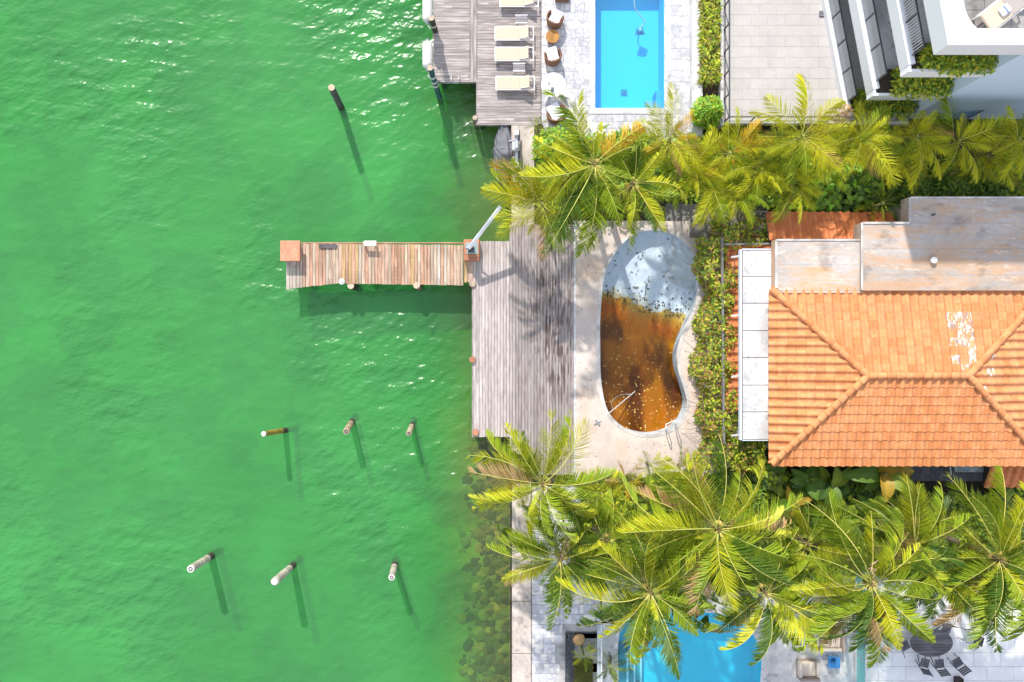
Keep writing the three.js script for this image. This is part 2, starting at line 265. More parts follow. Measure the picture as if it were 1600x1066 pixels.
// --- north house: pool terrace
{
  const h = 1.25, hole = poly([[921, -70], [1048, -70], [1048, 178], [921, 178]], h);
  const base = structure('pool_terrace');
  wpart('bedding', slab(poly([[846, -90], [1081, -90], [1081, 225], [846, 225]], h), G0, h - 0.03, [hole]), jointM, base);
  const skip = (xa, xb, za, zb) => xb > hole[0].x && xa < hole[1].x && za < hole[2].z;
  const L = P(921, 178, h), Rr = P(1048, 178, h), T = P(0, 178, h);
  paving('', 846, -60, 921, 178, h, 0.42, 0.42, stoneMats, { parent: base, mixed: true, seed: 4 });
  paving('', 1048, -60, 1081, 178, h, 0.55, 0.55, stoneMats.slice(0, 4), { parent: base, seed: 5 });
  paving('', 846, 178, 1081, 225, h, 0.42, 0.42, stoneMats, { parent: base, mixed: true, seed: 6 });
  const lap = thing('swimming_pool', 'bright cyan rectangular swimming pool with white coping beside the loungers', 'pool', P(984, 60, h));
  const inner = poly(LAP, h);
  wpart('coping', slab(hole, h - 0.05, h + 0.03, [inner]), M.white, lap);
  const a = inner[0], b = inner[2], pl = mat([0.012, 0.52, 0.85], { roughness: 0.7 });
  wpart('pool_floor', box(a.x, b.x, -0.35, -0.30, a.z, b.z), pl, lap);
  const e = 0.015;
  wpart('pool_wall', merge([box(a.x - 0.1, a.x + e, -0.3, h - 0.06, a.z, b.z), box(b.x - e, b.x + 0.1, -0.3, h - 0.06, a.z, b.z), box(a.x + e, b.x - e, -0.3, h - 0.06, b.z - e, b.z + 0.1)]), mat([0.02, 0.52, 0.84]), lap);
  const st = P(1026, 140, 0.9); wpart('ledge', box(st.x, b.x - e, -0.3, 0.78, st.z, b.z - e), mat([0.03, 0.50, 0.83], { map: SPOTS }), lap);
  const dr = P(975, 145, -0.3); wpart('drain', merge([box(dr.x - .16, dr.x + .16, -0.295, -0.27, dr.z - .16, dr.z + .16), box(dr.x - .1, dr.x + .1, -0.27, -0.255, dr.z - .1, dr.z + .1)]), mat([0.02, 0.2, 0.36]), lap);
  const wb = tex(256, 256, (u, v) => 0.5 + 0.5 * (fbm(u, v, 6, 4, 171) - 0.5), [3, 3], false);
  const wat = new THREE.PlaneGeometry(b.x - a.x, b.z - a.z); wat.rotateX(-Math.PI / 2); wat.translate((a.x + b.x) / 2, 1.12, (a.z + b.z) / 2);
  M.poolWater = mat([0.72, 0.96, 1.0], { transmission: 0.95, thickness: 0, roughness: 0.06, ior: 1.33, bumpMap: wb, bumpScale: 0.03 });
  wpart('pool_water', uvw(wat), M.poolWater, lap);
  const cp = P(1000, 48, 0.4);
  const cl = thing('pool_cleaner', 'round blue robot cleaner with white hose in the rectangular pool', 'pool cleaner', cp);
  wpart('body', merge([new THREE.CylinderGeometry(0.16, 0.2, 0.14, 20).translate(cp.x, 0.45, cp.z), box(cp.x - .24, cp.x + .24, 0.36, 0.44, cp.z + .1, cp.z + .2)]), mat([0.02, 0.22, 0.4]), cl);
  wpart('dome', new THREE.SphereGeometry(0.11, 14, 8).translate(cp.x, 0.52, cp.z), mat([0.3, 0.6, 0.75]), cl);
  const hp = [[999, 44], [1008, 34], [1000, 24], [993, 14], [991, 0], [993, -20]].map(([x, y], i) => P(x, y, 0.55 + i * 0.12));
  wpart('hose', tube(new THREE.CatmullRomCurve3(hp).getPoints(30), 0.03), M.pvc, cl);
  // white wall and planter between the pool terrace and the grey terrace
  const pw = structure('planter_wall');
  wpart('wall_body', merge([pbox(1081, -60, 1098, 215, G0 - .2, 1.75, 0.01), pbox(1126, -60, 1131, 196, G0 - .2, 1.95, 0.01)]), M.white, pw);
  wpart('planting_soil', pbox(1098.5, -60, 1125.5, 196, 1.0, 1.45), mat([0.11, 0.07, 0.04], { map: SPOTS }), pw);
}
// --- grey tiled terrace of the white building
const TH = 1.5;
{
  const t = structure('terrace');
  const a = P(1131.5, -60, TH), b = P(1420, 191, TH);
  wpart('terrace_base', box(a.x, b.x, G0, TH - 0.012, a.z, b.z), mat([0.46, 0.45, 0.44], { map: SPOTS }), t);
  paving('', 1134, -60, 1400, 189, TH, 0.84, 0.52, greyTile, { parent: t, run: true, seed: 9, gap: 0.009, piece: 'terrace_tile' });
  wpart('kerb', pbox(1132, 189.4, 1420, 194, TH - 0.2, TH + 0.12, 0.01), M.paint, t);
  const rl = thing('railing', 'dark metal railing along the edge of the grey tiled terrace', 'railing', P(1131, 100, TH));
  const y = TH + 0.95, c0 = P(1131.5, -60, TH), c1 = P(1131.5, 191, TH), c2 = P(1330, 191, TH);
  for (const [u, w] of [[c0, c1], [c1, c2]]) {
    wpart('rail', merge([beam(V(u.x, y, u.z), V(w.x, y, w.z), .05, .05), beam(V(u.x, y - .75, u.z), V(w.x, y - .75, w.z), .03, .03)]), M.iron, rl);
    const n = Math.round(u.distanceTo(w) / 1.15);
    for (let i = 0; i <= n; i++) { const q = u.clone().lerp(w, i / n); if (u === c1 && i === 0) continue; wpart('post', box(q.x - .025, q.x + .025, TH, y - .03, q.z - .025, q.z + .025), M.iron, rl); }
  }
  const d = P(1284, 22, TH); const ac = thing('drain_cover', 'dark square cover on the grey terrace beside the white slab', 'drain cover', d);
  wpart('frame', box(d.x - .12, d.x + .12, TH + 0.004, TH + .05, d.z - .15, d.z + .15, .01), M.iron, ac);
  wpart('grate', merge([0, 1, 2, 3].map((i) => box(d.x - .10, d.x + .10, TH + .05, TH + .062, d.z - .12 + i * .07, d.z - .09 + i * .07))), M.grey, ac);
}
// --- middle: concrete pool patio with the kidney pool
{
  const h = 1.2;
  const m = mat([0.70, 0.61, 0.55], { roughness: 0.9, bumpMap: FINE, bumpScale: 0.006, map: tex(1024, 1024, (u, v) => {
    const a = fbm(u, v, 5, 6, 181), b = fbm(u, v, 30, 4, 191), w = smooth(0.5, 0.66, fbm(u, v, 8, 5, 201)), r = smooth(0.56, 0.7, fbm(u, v, 6, 5, 211)), k = 0.80 + 0.2 * a + 0.1 * (b - 0.5);
    let c = mixc([k, k * 0.99, k * 0.98], [1, 0.99, 0.97], w * 0.7); c = mixc(c, [0.95, 0.86, 0.78], r * 0.4); if (fbm(u, v, 120, 2, 221) > 0.82) c = mixc(c, [0.5, 0.45, 0.4], 0.5); return c; }, [11, 11]) });
  const outer = poly([[897, 345], [1200, 345], [1200, 700], [1096, 752], [897, 747]], h);
  structure('patio', slab(outer, G0, h, [offset(KIDNEY, 0.05)]), m);
  const edge = structure('patio_kerb');
  wpart('kerb_strip', box(outer[0].x - 0.005, outer[0].x + 0.10, h - 0.1, h + 0.012, outer[0].z, outer[4].z), M.white, edge);
  wpart('kerb_step', pbox(897, 742, 960, 751, G0, h + 0.03, 0.01), mat([0.66, 0.6, 0.57], { map: STONE }), edge);
  paving('path', 1040, 318, 1200, 372, h + 0.02, 0.8, 0.8, [[0.30, 0.27, 0.25], [0.36, 0.32, 0.29], [0.26, 0.24, 0.23]].map((c) => mat(c, { map: SPOTS })), { seed: 14, run: true, skip: outOf(KIDNEY) });
  // the half-drained pool: sloping floor, murky water standing in its deep end
  const pool = thing('kidney_pool', 'half drained kidney pool with murky brown water and pale shallow end', 'pool', P(1010, 520, h));
  const WL = h - 1.15, p0 = P(943, 455, WL), p1 = P(1080, 500, WL), dl = p1.clone().sub(p0).normalize(), nrm = V(-dl.z, 0, dl.x);
  const depthY = (x, z) => { const d = (x - p0.x) * nrm.x + (z - p0.z) * nrm.z; return WL - (d < 0 ? d * 0.17 : d * 0.20) - 0.16 * (fbm(x / 8 + 9, z / 8 + 9, 12, 4, 231) - 0.5); };
  const fl = (() => {
    const lo = V(1e9, 0, 1e9), hi = V(-1e9, 0, -1e9); KIDNEY.forEach((p) => { lo.min(p); hi.max(p); });
    const nx = 56, nz = 110, pos = [], idx = [], ids = {};
    const g = (i, j) => lo.x - .1 + (hi.x - lo.x + .2) * i / nx, gz = (j) => lo.z - .1 + (hi.z - lo.z + .2) * j / nz;
    for (let j = 0; j <= nz; j++) for (let i = 0; i <= nx; i++) { const x = g(i), z = gz(j); pos.push(x, Math.max(depthY(x, z), -1.6), z); }
    const near = (x, z) => inside({ x, z }, KIDNEY) || KIDNEY.some((q) => Math.hypot(q.x - x, q.z - z) < 0.22);
    for (let j = 0; j < nz; j++) for (let i = 0; i < nx; i++) { if (!near(g(i + .5), gz(j + .5))) continue; const a = j * (nx + 1) + i; idx.push(a, a + nx + 1, a + 1, a + 1, a + nx + 1, a + nx + 2); }
    const geo = mk(pos, null, null, idx); return uvw(geo, 1, -lo.x, -lo.z);
  })();
  const lo = V(1e9, 0, 1e9), hi = V(-1e9, 0, -1e9); KIDNEY.forEach((p) => { lo.min(p); hi.max(p); });
  // plaster with brown silt and algae lying on its deep part
  const W = hi.x - lo.x, D = hi.z - lo.z;
  const floorTex = tex(512, 1024, (u, v) => {
    const x = lo.x + u * W, z = lo.z + v * D, d = (x - p0.x) * nrm.x + (z - p0.z) * nrm.z, a = fbm(u, v, 6, 6, 241), b = fbm(u, v, 36, 4, 251), silt = smooth(-0.55, 0.75, d + (a - 0.5) * 1.3 + (b - 0.5) * 0.7);
    const dirt = smooth(0.66, 0.74, b) * smooth(-2.5, 0, d + a * 1.5);
    let c = mixc([0.93, 0.95, 0.97], [0.80, 0.82, 0.84], a); c = mixc(c, [1, 1, 1], smooth(0.58, 0.66, fbm(u, v, 9, 4, 261)) * 0.3);
    c = mixc(c, mixc(mixc([0.80, 0.66, 0.42], [0.92, 0.62, 0.14], smooth(0.2, 1.1, d)), [0.40, 0.23, 0.06], smooth(0.46, 0.66, a) * smooth(0.5, 2.5, d + (b - .5))), silt); return mixc(c, [0.16, 0.12, 0.07], dirt * 0.5); }, [W, D]);
  const plaster = mat([0.70, 0.79, 0.85], { map: floorTex, roughness: 0.8 });
  wpart('pool_floor', fl, plaster, pool);
  const wallM = mat([0.66, 0.76, 0.83], { map: SPOTS, roughness: 0.8 });
  { const pos = [], idx = [], n = KIDNEY.length; for (let i = 0; i <= n; i++) { const p = KIDNEY[i % n]; pos.push(p.x, h - 0.06, p.z, p.x, -1.75, p.z); } for (let i = 0; i < n; i++) { const a = 2 * i; idx.push(a, a + 1, a + 2, a + 2, a + 1, a + 3); } const g = mk(pos, null, null, idx); wpart('pool_wall', uvw(g), wallM, pool); }
  wpart('coping', slab(offset(KIDNEY, 0.14), h - 0.055, h + 0.018, [offset(KIDNEY, -0.03)]), mat([0.72, 0.68, 0.65], { map: SPOTS, bumpMap: FINE, bumpScale: 0.003 }), pool);
  const c = P(1092, 384, 0.8);
  for (const [r, y] of [[0.85, 0.92], [1.35, 0.72], [1.8, 0.54], [2.2, 0.40]]) { const g = new THREE.CylinderGeometry(r, r, y + 0.3, 64).toNonIndexed(); g.translate(c.x, (y - 0.3) / 2, c.z); wpart('step', uvw(g), wallM, pool); const rim = new THREE.TorusGeometry(r, 0.03, 6, 80); rim.rotateX(Math.PI / 2); rim.translate(c.x, y, c.z); wpart('step_edge', rim, M.white, pool); }
  const ws = slab(KIDNEY.map((p) => p.clone()), WL - 0.004, WL); 
  const murk = mat([1, 1, 1], { transmission: 1, transmissionMap: tex(256, 512, (u, v) => { const d = (lo.x + u * W - p0.x) * nrm.x + (lo.z + v * D - p0.z) * nrm.z, a = fbm(u, v, 6, 5, 277); return 0.97 - 0.36 * smooth(-0.1, 2.2, d + (a - .5) * 2.2); }, [W, D], false), thickness: 0, roughness: 0.08, ior: 1.33, map: tex(256, 512, (u, v) => { const a = fbm(u, v, 5, 5, 271), d = (lo.x + u * W - p0.x) * nrm.x + (lo.z + v * D - p0.z) * nrm.z; return mixc([0.97, 0.90, 0.68], mixc([0.94, 0.70, 0.14], mixc([0.86, 0.55, 0.08], [0.50, 0.29, 0.06], smooth(0.34, 0.72, a)), smooth(0.6, 2.6, d + (a - .5) * 2)), smooth(-0.1, 1.1, d + (a - .5) * 1.2)); }, [W, D]) });
  const surf = mk((() => { const g = ws.toNonIndexed ? ws : ws; const p = (g.index ? g.toNonIndexed() : g).attributes.position, q = []; for (let i = 0; i < p.count; i += 3) if ([0, 1, 2].every((k) => p.getY(i + k) > WL - 0.001)) for (let k = 0; k < 3; k++) q.push(p.getX(i + k), p.getY(i + k), p.getZ(i + k)); return q; })(), null, null, null);
  wpart('pool_water', uvw(surf, 1, -lo.x, -lo.z), murk, pool);
  // fallen leaves afloat and debris stranded on the slope
  const leafG = (() => { const s = [], idx = []; s.push(-1, 0, 0, 0, 0.12, -0.62, 0.1, 0.12, 0.55, 1, 0, 0, 0, -0.03, 0); idx.push(0, 4, 1, 0, 2, 4, 4, 3, 1, 4, 2, 3); return mk(s, null, null, idx); })();
  const scatter = (name, label, n, seed, pick, m2, size, cols) => {
    const im = new THREE.InstancedMesh(leafG, m2, n), r = rng(seed), q = new THREE.Object3D(); let k = 0, guard = 0;
    while (k < n && guard++ < 60000) { const p = pick(r); if (!p) continue; q.position.copy(p); q.rotation.set((r() - .5) * .4, r() * 6.28, (r() - .5) * .4); q.scale.setScalar(size * (0.5 + r())); q.updateMatrix(); im.setMatrixAt(k, q.matrix); im.setColorAt(k, lin(...cols[r() * cols.length | 0])); k++; }
    im.count = k; im.name = numbered(name); im.userData = { kind: 'stuff', label, category: 'leaves' }; scene.add(im); };
  const rndIn = (r) => { const x = lo.x + r() * W, z = lo.z + r() * D; return inside({ x, z }, KIDNEY.map((p) => V(p.x + (1010 - 1010) * 0, 0, p.z))) ? V(x, 0, z) : null; };
  scatter('floating_leaves', 'yellow fallen leaves afloat on the brown water of the kidney pool', 330, 21, (r) => { const p = rndIn(r); if (!p) return null; const d = (p.x - p0.x) * nrm.x + (p.z - p0.z) * nrm.z; if (d < 0.15 || r() > 0.12 + 0.9 * smooth(0.8, 5.2, d) * (0.35 + fbm(p.x / 8 + 9, p.z / 8 + 9, 14, 3, 281))) return null; return p.setY(WL + 0.012); }, mat([1, 1, 1], { roughness: 0.8 }), 0.045, [[0.62, 0.38, 0.06], [0.50, 0.27, 0.04], [0.75, 0.55, 0.20], [0.30, 0.15, 0.03], [0.20, 0.10, 0.03]]);
  scatter('stranded_debris', 'dark wet leaves stranded on the pale floor above the brown water', 150, 22, (r) => { const p = rndIn(r); if (!p) return null; const d = (p.x - p0.x) * nrm.x + (p.z - p0.z) * nrm.z; if (d > 0.4 || r() > 0.025 + Math.exp(-Math.abs(d + 0.05) * 5)) return null; return p.setY(Math.max(depthY(p.x, p.z), WL) + 0.012); }, mat([1, 1, 1], { roughness: 0.9 }), 0.055, [[0.03, 0.025, 0.02], [0.06, 0.045, 0.03], [0.10, 0.07, 0.03]]);
  // skimmer pole lying over the rim
  const a = P(992, 612, WL + 0.05), bq = P(936, 659, h + 0.07), sk = thing('skimmer_pole', 'white pole with a brush head lying over the rim of the kidney pool', 'pole', bq);
  wpart('pole', bar(a, bq, 0.026), M.pvc, sk);
  wpart('brush_head', merge([beam(P(931, 656, h + .05), P(937, 664, h + .05), .07, .06), bar(bq, P(928, 663, h + .06), 0.02)]), M.grey, sk);
  const hs = [[986, 616], [968, 618], [956, 628], [957, 640]].map(([x, y]) => P(x, y, WL + 0.02));
  wpart('net_hoop', tube(new THREE.CatmullRomCurve3(hs).getPoints(20), 0.014), M.pvc, sk);
  const ld = thing('pool_ladder', 'chrome handrails of the ladder at the south end of the kidney pool', 'ladder', P(1052, 680, h));
  for (const dx of [0, 15]) { const k = [P(1040 + dx, 664 - dx * .5, h - .5), P(1040 + dx, 664 - dx * .5, h + .5), P(1044 + dx, 676 - dx * .2, h + .62), P(1048 + dx, 688 - dx * .1, h + .45), P(1049 + dx, 690 - dx * .1, h)]; wpart('handrail', tube(new THREE.CatmullRomCurve3(k).getPoints(26), 0.025), M.steel, ld); }
  for (const y of [0.4, 0.75]) wpart('rung', bar(P(1040, 664, y), P(1055, 656.5, y), 0.02), M.steel, ld);
}
// --- south house: paved strip, planter, pool and patios
{
  const h = 1.2;
  wpart('bedding', pbox(830.5, 760, 938, 1130, G0, h - 0.03), jointM, paving('stone_terrace', 831, 760, 937, 1130, h, 0.58, 0.5, stoneMats.slice(0, 4), { seed: 31, mixed: true, gap: 0.018, skip: (xa, xb, za, zb, m) => { const a = P(885, 989, h), b = P(934, 989, h); return xb > a.x && xa < b.x && zb > a.z; } }));
  const patioM = mat([0.80, 0.78, 0.77], { map: SPOTS, bumpMap: FINE, bumpScale: 0.003 });
  structure('south_patio', slab(poly([[941, 760], [1334, 760], [1334, 1130], [941, 1130]], h), G0, h, [offset(ROUND, 0.05)]), patioM);
  const t = structure('tiled_patio'); wpart('bedding', pbox(1351, 800, 1760, 1130, G0, h - 0.02), jointM, t);
  paving('', 1352, 800, 1760, 1130, h, 1.36, 0.72, whiteTile, { parent: t, seed: 33, gap: 0.016, run: true, piece: 'patio_tile' });
  const pool = thing('round_pool', 'bright cyan pool with a rounded east end below the palms', 'pool', P(1080, 1020, h));
  const n = ROUND.length, pos = [], idx = []; for (let i = 0; i <= n; i++) { const p = ROUND[i % n]; pos.push(p.x, h - 0.01, p.z, p.x, -0.6, p.z); } for (let i = 0; i < n; i++) { const a = 2 * i; idx.push(a, a + 1, a + 2, a + 2, a + 1, a + 3); }
  const pm = mat([0.02, 0.62, 0.78]);
  wpart('pool_wall', uvw(mk(pos, null, null, idx)), pm, pool);
  wpart('coping', slab(offset(ROUND, 0.16), h - 0.008, h + 0.02, [offset(ROUND, -0.02)]), M.white, pool);
  wpart('pool_floor', slab(ROUND.map((p) => p.clone()), -0.6, -0.55), pm, pool);
  const tm = mat([0.03, 0.36, 0.42], { map: SPOTS });
  const z0 = P(0, 1020, 0.9).z, z1 = P(0, 1130, 0.9).z;
  for (const [x0, x1, y] of [[966, 981, 0.95], [981.3, 992, 0.62], [992.3, 1002, 0.25]]) { const a = P(x0, 0, y).x, b = P(x1, 0, y).x; wpart('step', box(a, b, -0.55, y, z0, z1), tm, pool); wpart('step_edge', box(b - .07, b + .03, y - .04, y + .012, z0, z1), mat([0.35, 0.62, 0.70]), pool); }
  wpart('pool_water', (() => { const g = slab(ROUND.map((p) => p.clone()), 1.07, 1.075).toNonIndexed(), p = g.attributes.position, q = []; for (let i = 0; i < p.count; i += 3) if ([0, 1, 2].every((k) => p.getY(i + k) > 1.074)) for (let k = 0; k < 3; k++) q.push(p.getX(i + k), 1.075, p.getZ(i + k)); return uvw(mk(q)); })(), M.poolWater, pool);
  // planter with pebbles
  const bed = structure('planter_bed'); wpart('planting_soil', pbox(885, 990, 933, 1130, 1.0, 1.17), M.soil, bed);
  wpart('edging', merge([pbox(884, 988, 934, 990, 1.0, 1.23), pbox(883, 990, 885, 1130, 1.0, 1.23)]), M.iron, bed);
  const r = rng(35), peb = []; for (let i = 0; i < 420; i++) { const g = new THREE.IcosahedronGeometry(0.035 + 0.03 * r(), 1); g.scale(1.2, 0.7, 1); g.rotateY(r() * 6); const q = P(886 + 11 * r(), 991 + 80 * r(), 1.2); g.translate(q.x, 1.18 + 0.03 * r(), q.z); peb.push(g); }
  tag(structure('pebbles', merge(peb), mat([0.05, 0.055, 0.065], { roughness: 0.6 }), 'stuff'), 'black pebbles in the planter by the stone terrace', 'pebbles');
  const grp = []; for (let i = 0; i < 5200; i++) { const q = P(896 + 30 * r(), 1030 + 60 * r(), 1.2), a = r() * 6.28, l = 0.06 + 0.1 * r(), w = 0.012, dx = Math.cos(a), dz = Math.sin(a); grp.push(mk([q.x - dz * w, 1.17, q.z + dx * w, q.x + dz * w, 1.17, q.z - dx * w, q.x + dx * l * .6, 1.17 + l, q.z + dz * l * .6], null, [0, 0, 1, 0, 0, 1])); }
  tag(structure('grass', mergeGeometries(grp), mat([0.22, 0.22, 0.02], { transmission: 0.3, roughness: 1 }), 'stuff'), 'patch of short olive grass in the planter by the glass railing', 'grass');
  const bo = P(905, 1001, 1.4), g = new THREE.IcosahedronGeometry(0.28, 3), gp = g.attributes.position; for (let k = 0; k < gp.count; k++) { const q = V(gp.getX(k), gp.getY(k), gp.getZ(k)), f = 0.85 + 0.3 * vn(q.x * 6 + 20, q.y * 6 + q.z * 5 + 20, 999, 5); gp.setXYZ(k, q.x * f * 1.1, q.y * f * 0.75, q.z * f); } g.computeVertexNormals(); g.translate(bo.x, 1.3, bo.z);
  const boulder = new THREE.Mesh(uvw(g), mat([0.60, 0.36, 0.16], { map: SPOTS })); boulder.name = 'boulder'; scene.add(boulder); tag(boulder, 'round orange boulder at the head of the pebble planter', 'boulder');
}
// ---------------------------------------------------------------- clay roofs
function rollTile(W, L) {                                  // one S-shaped clay tile: x across, z down the slope, lower end raised over the next
  const n = 9, pr = []; for (let i = 0; i <= n; i++) { const t = i / n; pr.push([(t - 0.5) * W, t < 0.62 ? Math.sin(t / 0.62 * Math.PI) * 0.082 : -0.022 * Math.sin((t - 0.62) / 0.38 * Math.PI)]); }
  const pos = [], idx = [], th = 0.022;
  for (const [z, up] of [[-0.04, 0.0], [L, 0.034]]) for (const [x, y] of pr) pos.push(x * (up ? 1 : 0.985), y + up, z);
  const w = n + 1; for (let i = 0; i < n; i++) idx.push(i, i + w, i + 1, i + 1, i + w, i + w + 1);
  const b = pos.length / 3; for (const [x, y] of pr) pos.push(x, y + 0.034, L); for (const [x, y] of pr) pos.push(x, y + 0.034 - th, L);
  for (let i = 0; i < n; i++) idx.push(b + i, b + w + i, b + i + 1, b + i + 1, b + w + i, b + w + i + 1);
  return mk(pos, null, null, idx);
}
function clip(g, pl) {                                     // keep what lies on the positive side of vertical planes (nx, nz, c)
  g = g.index ? g.toNonIndexed() : g; const p = g.attributes.position; let tris = [];
  for (let i = 0; i < p.count; i += 3) tris.push([0, 1, 2].map((k) => V().fromBufferAttribute(p, i + k)));
  for (const [nx, nz, c] of pl) { const out = []; for (const t of tris) { const q = []; for (let i = 0; i < 3; i++) { const a = t[i], b = t[(i + 1) % 3], da = a.x * nx + a.z * nz - c, db = b.x * nx + b.z * nz - c; if (da >= 0) q.push(a); if (da * db < 0) q.push(a.clone().lerp(b, da / (da - db))); } for (let i = 1; i + 1 < q.length; i++) out.push([q[0], q[i], q[i + 1]]); } tris = out; }
  return tris;
}
const clayMats = [[0.80, 0.385, 0.165], [0.81, 0.41, 0.185], [0.77, 0.35, 0.145], [0.80, 0.39, 0.175], [0.78, 0.385, 0.18], [0.73, 0.325, 0.13]].map((c) => mat(c, { map: CLAY, roughness: 0.85 }));
const clayPale = [[0.76, 0.38, 0.155], [0.74, 0.36, 0.14], [0.78, 0.40, 0.17]].map((c) => mat(c, { map: CLAY, roughness: 0.85 }));
const clayWorn = [mat([1, 1, 1], { map: FLAKE }), mat([0.88, 0.86, 0.85], { map: FLAKE }), mat([0.95, 0.92, 0.90], { map: FLAKE })];
const clayOld = [[0.70, 0.27, 0.11], [0.74, 0.30, 0.13], [0.66, 0.25, 0.10]].map((c) => mat(c, { map: CLAY, roughness: 0.9 }));
// origin: a point on the eave; across and up: unit vectors in the slope; n columns from c0, rows; region: vertical planes that bound it
function tileSlope(parent, o) {
  const { origin, across, up, W, L, c0, c1, rows, planes = [], mats, quota = 1e9, hurt, seed = 1, base } = o, r = rng(seed), proto = rollTile(W, L), nrm = across.clone().cross(up).normalize(); if (nrm.y < 0) nrm.negate();
  const m4 = new THREE.Matrix4(), rest = []; let made = 0;
  for (let j = 0; j < rows; j++) for (let i = c0; i < c1; i++) {
    const at = origin.clone().addScaledVector(across, (i + 0.5) * W).addScaledVector(up, (j + 1) * L - 0.06);
    const x = across.clone(), z = up.clone().negate(), y = nrm.clone(); if (x.clone().cross(y).dot(z) < 0) x.negate();
    m4.makeBasis(x, y, z); m4.setPosition(at.addScaledVector(nrm, 0.02 + (r() - 0.5) * 0.012));
    const g0 = proto.clone(); g0.rotateY((r() - 0.5) * 0.025); g0.applyMatrix4(m4);
    const tris = clip(g0, planes); if (!tris.length) continue;
    const pos = []; for (const t of tris) for (const v of t) pos.push(v.x, v.y, v.z);
    const g = mk(pos); uvw(g, 1, r() * 5, r() * 5);
    const mid = at, broken = hurt && hurt(mid, r);
    const mm = broken ? clayWorn[broken - 1] : mats[r() * mats.length | 0];
    if (made < quota) { wpart('roof_tile', g, mm, parent); made++; } else rest.push([g, mm]);
  }
  const by = new Map(); for (const [g, mm] of rest) { if (!by.has(mm)) by.set(mm, []); by.get(mm).push(g); }
  return [made, by];
}
function ridgeCaps(parent, a, b, m, W = 0.15, L = 0.42) {
  const d = b.clone().sub(a), n = Math.round(d.length() / L), u = d.clone().normalize(), side = u.clone().cross(V(0, 1, 0)).normalize(), up = side.clone().cross(u).normalize();
  for (let i = 0; i < n; i++) {
    const pos = [], idx = [], k = 8, s = a.clone().addScaledVector(u, i * d.length() / n), e = a.clone().addScaledVector(u, (i + 1.12) * d.length() / n);
    for (const [c, w, y] of [[s, W * 1.08, 0.035], [e, W * 0.94, 0.01]]) for (let q = 0; q <= k; q++) { const t = (q / k - 0.5) * Math.PI * 1.05; const p = c.clone().addScaledVector(side, Math.sin(t) * w).addScaledVector(up, Math.cos(t) * w * 0.8 + y); pos.push(p.x, p.y, p.z); }
    for (let q = 0; q < k; q++) idx.push(q, q + k + 1, q + 1, q + 1, q + k + 1, q + k + 2);
    const g = mk(pos, null, null, idx); uvw(g, 1, i * 0.7, i * 0.3); wpart('ridge_tile', g, m[i % m.length], parent);
  }
}
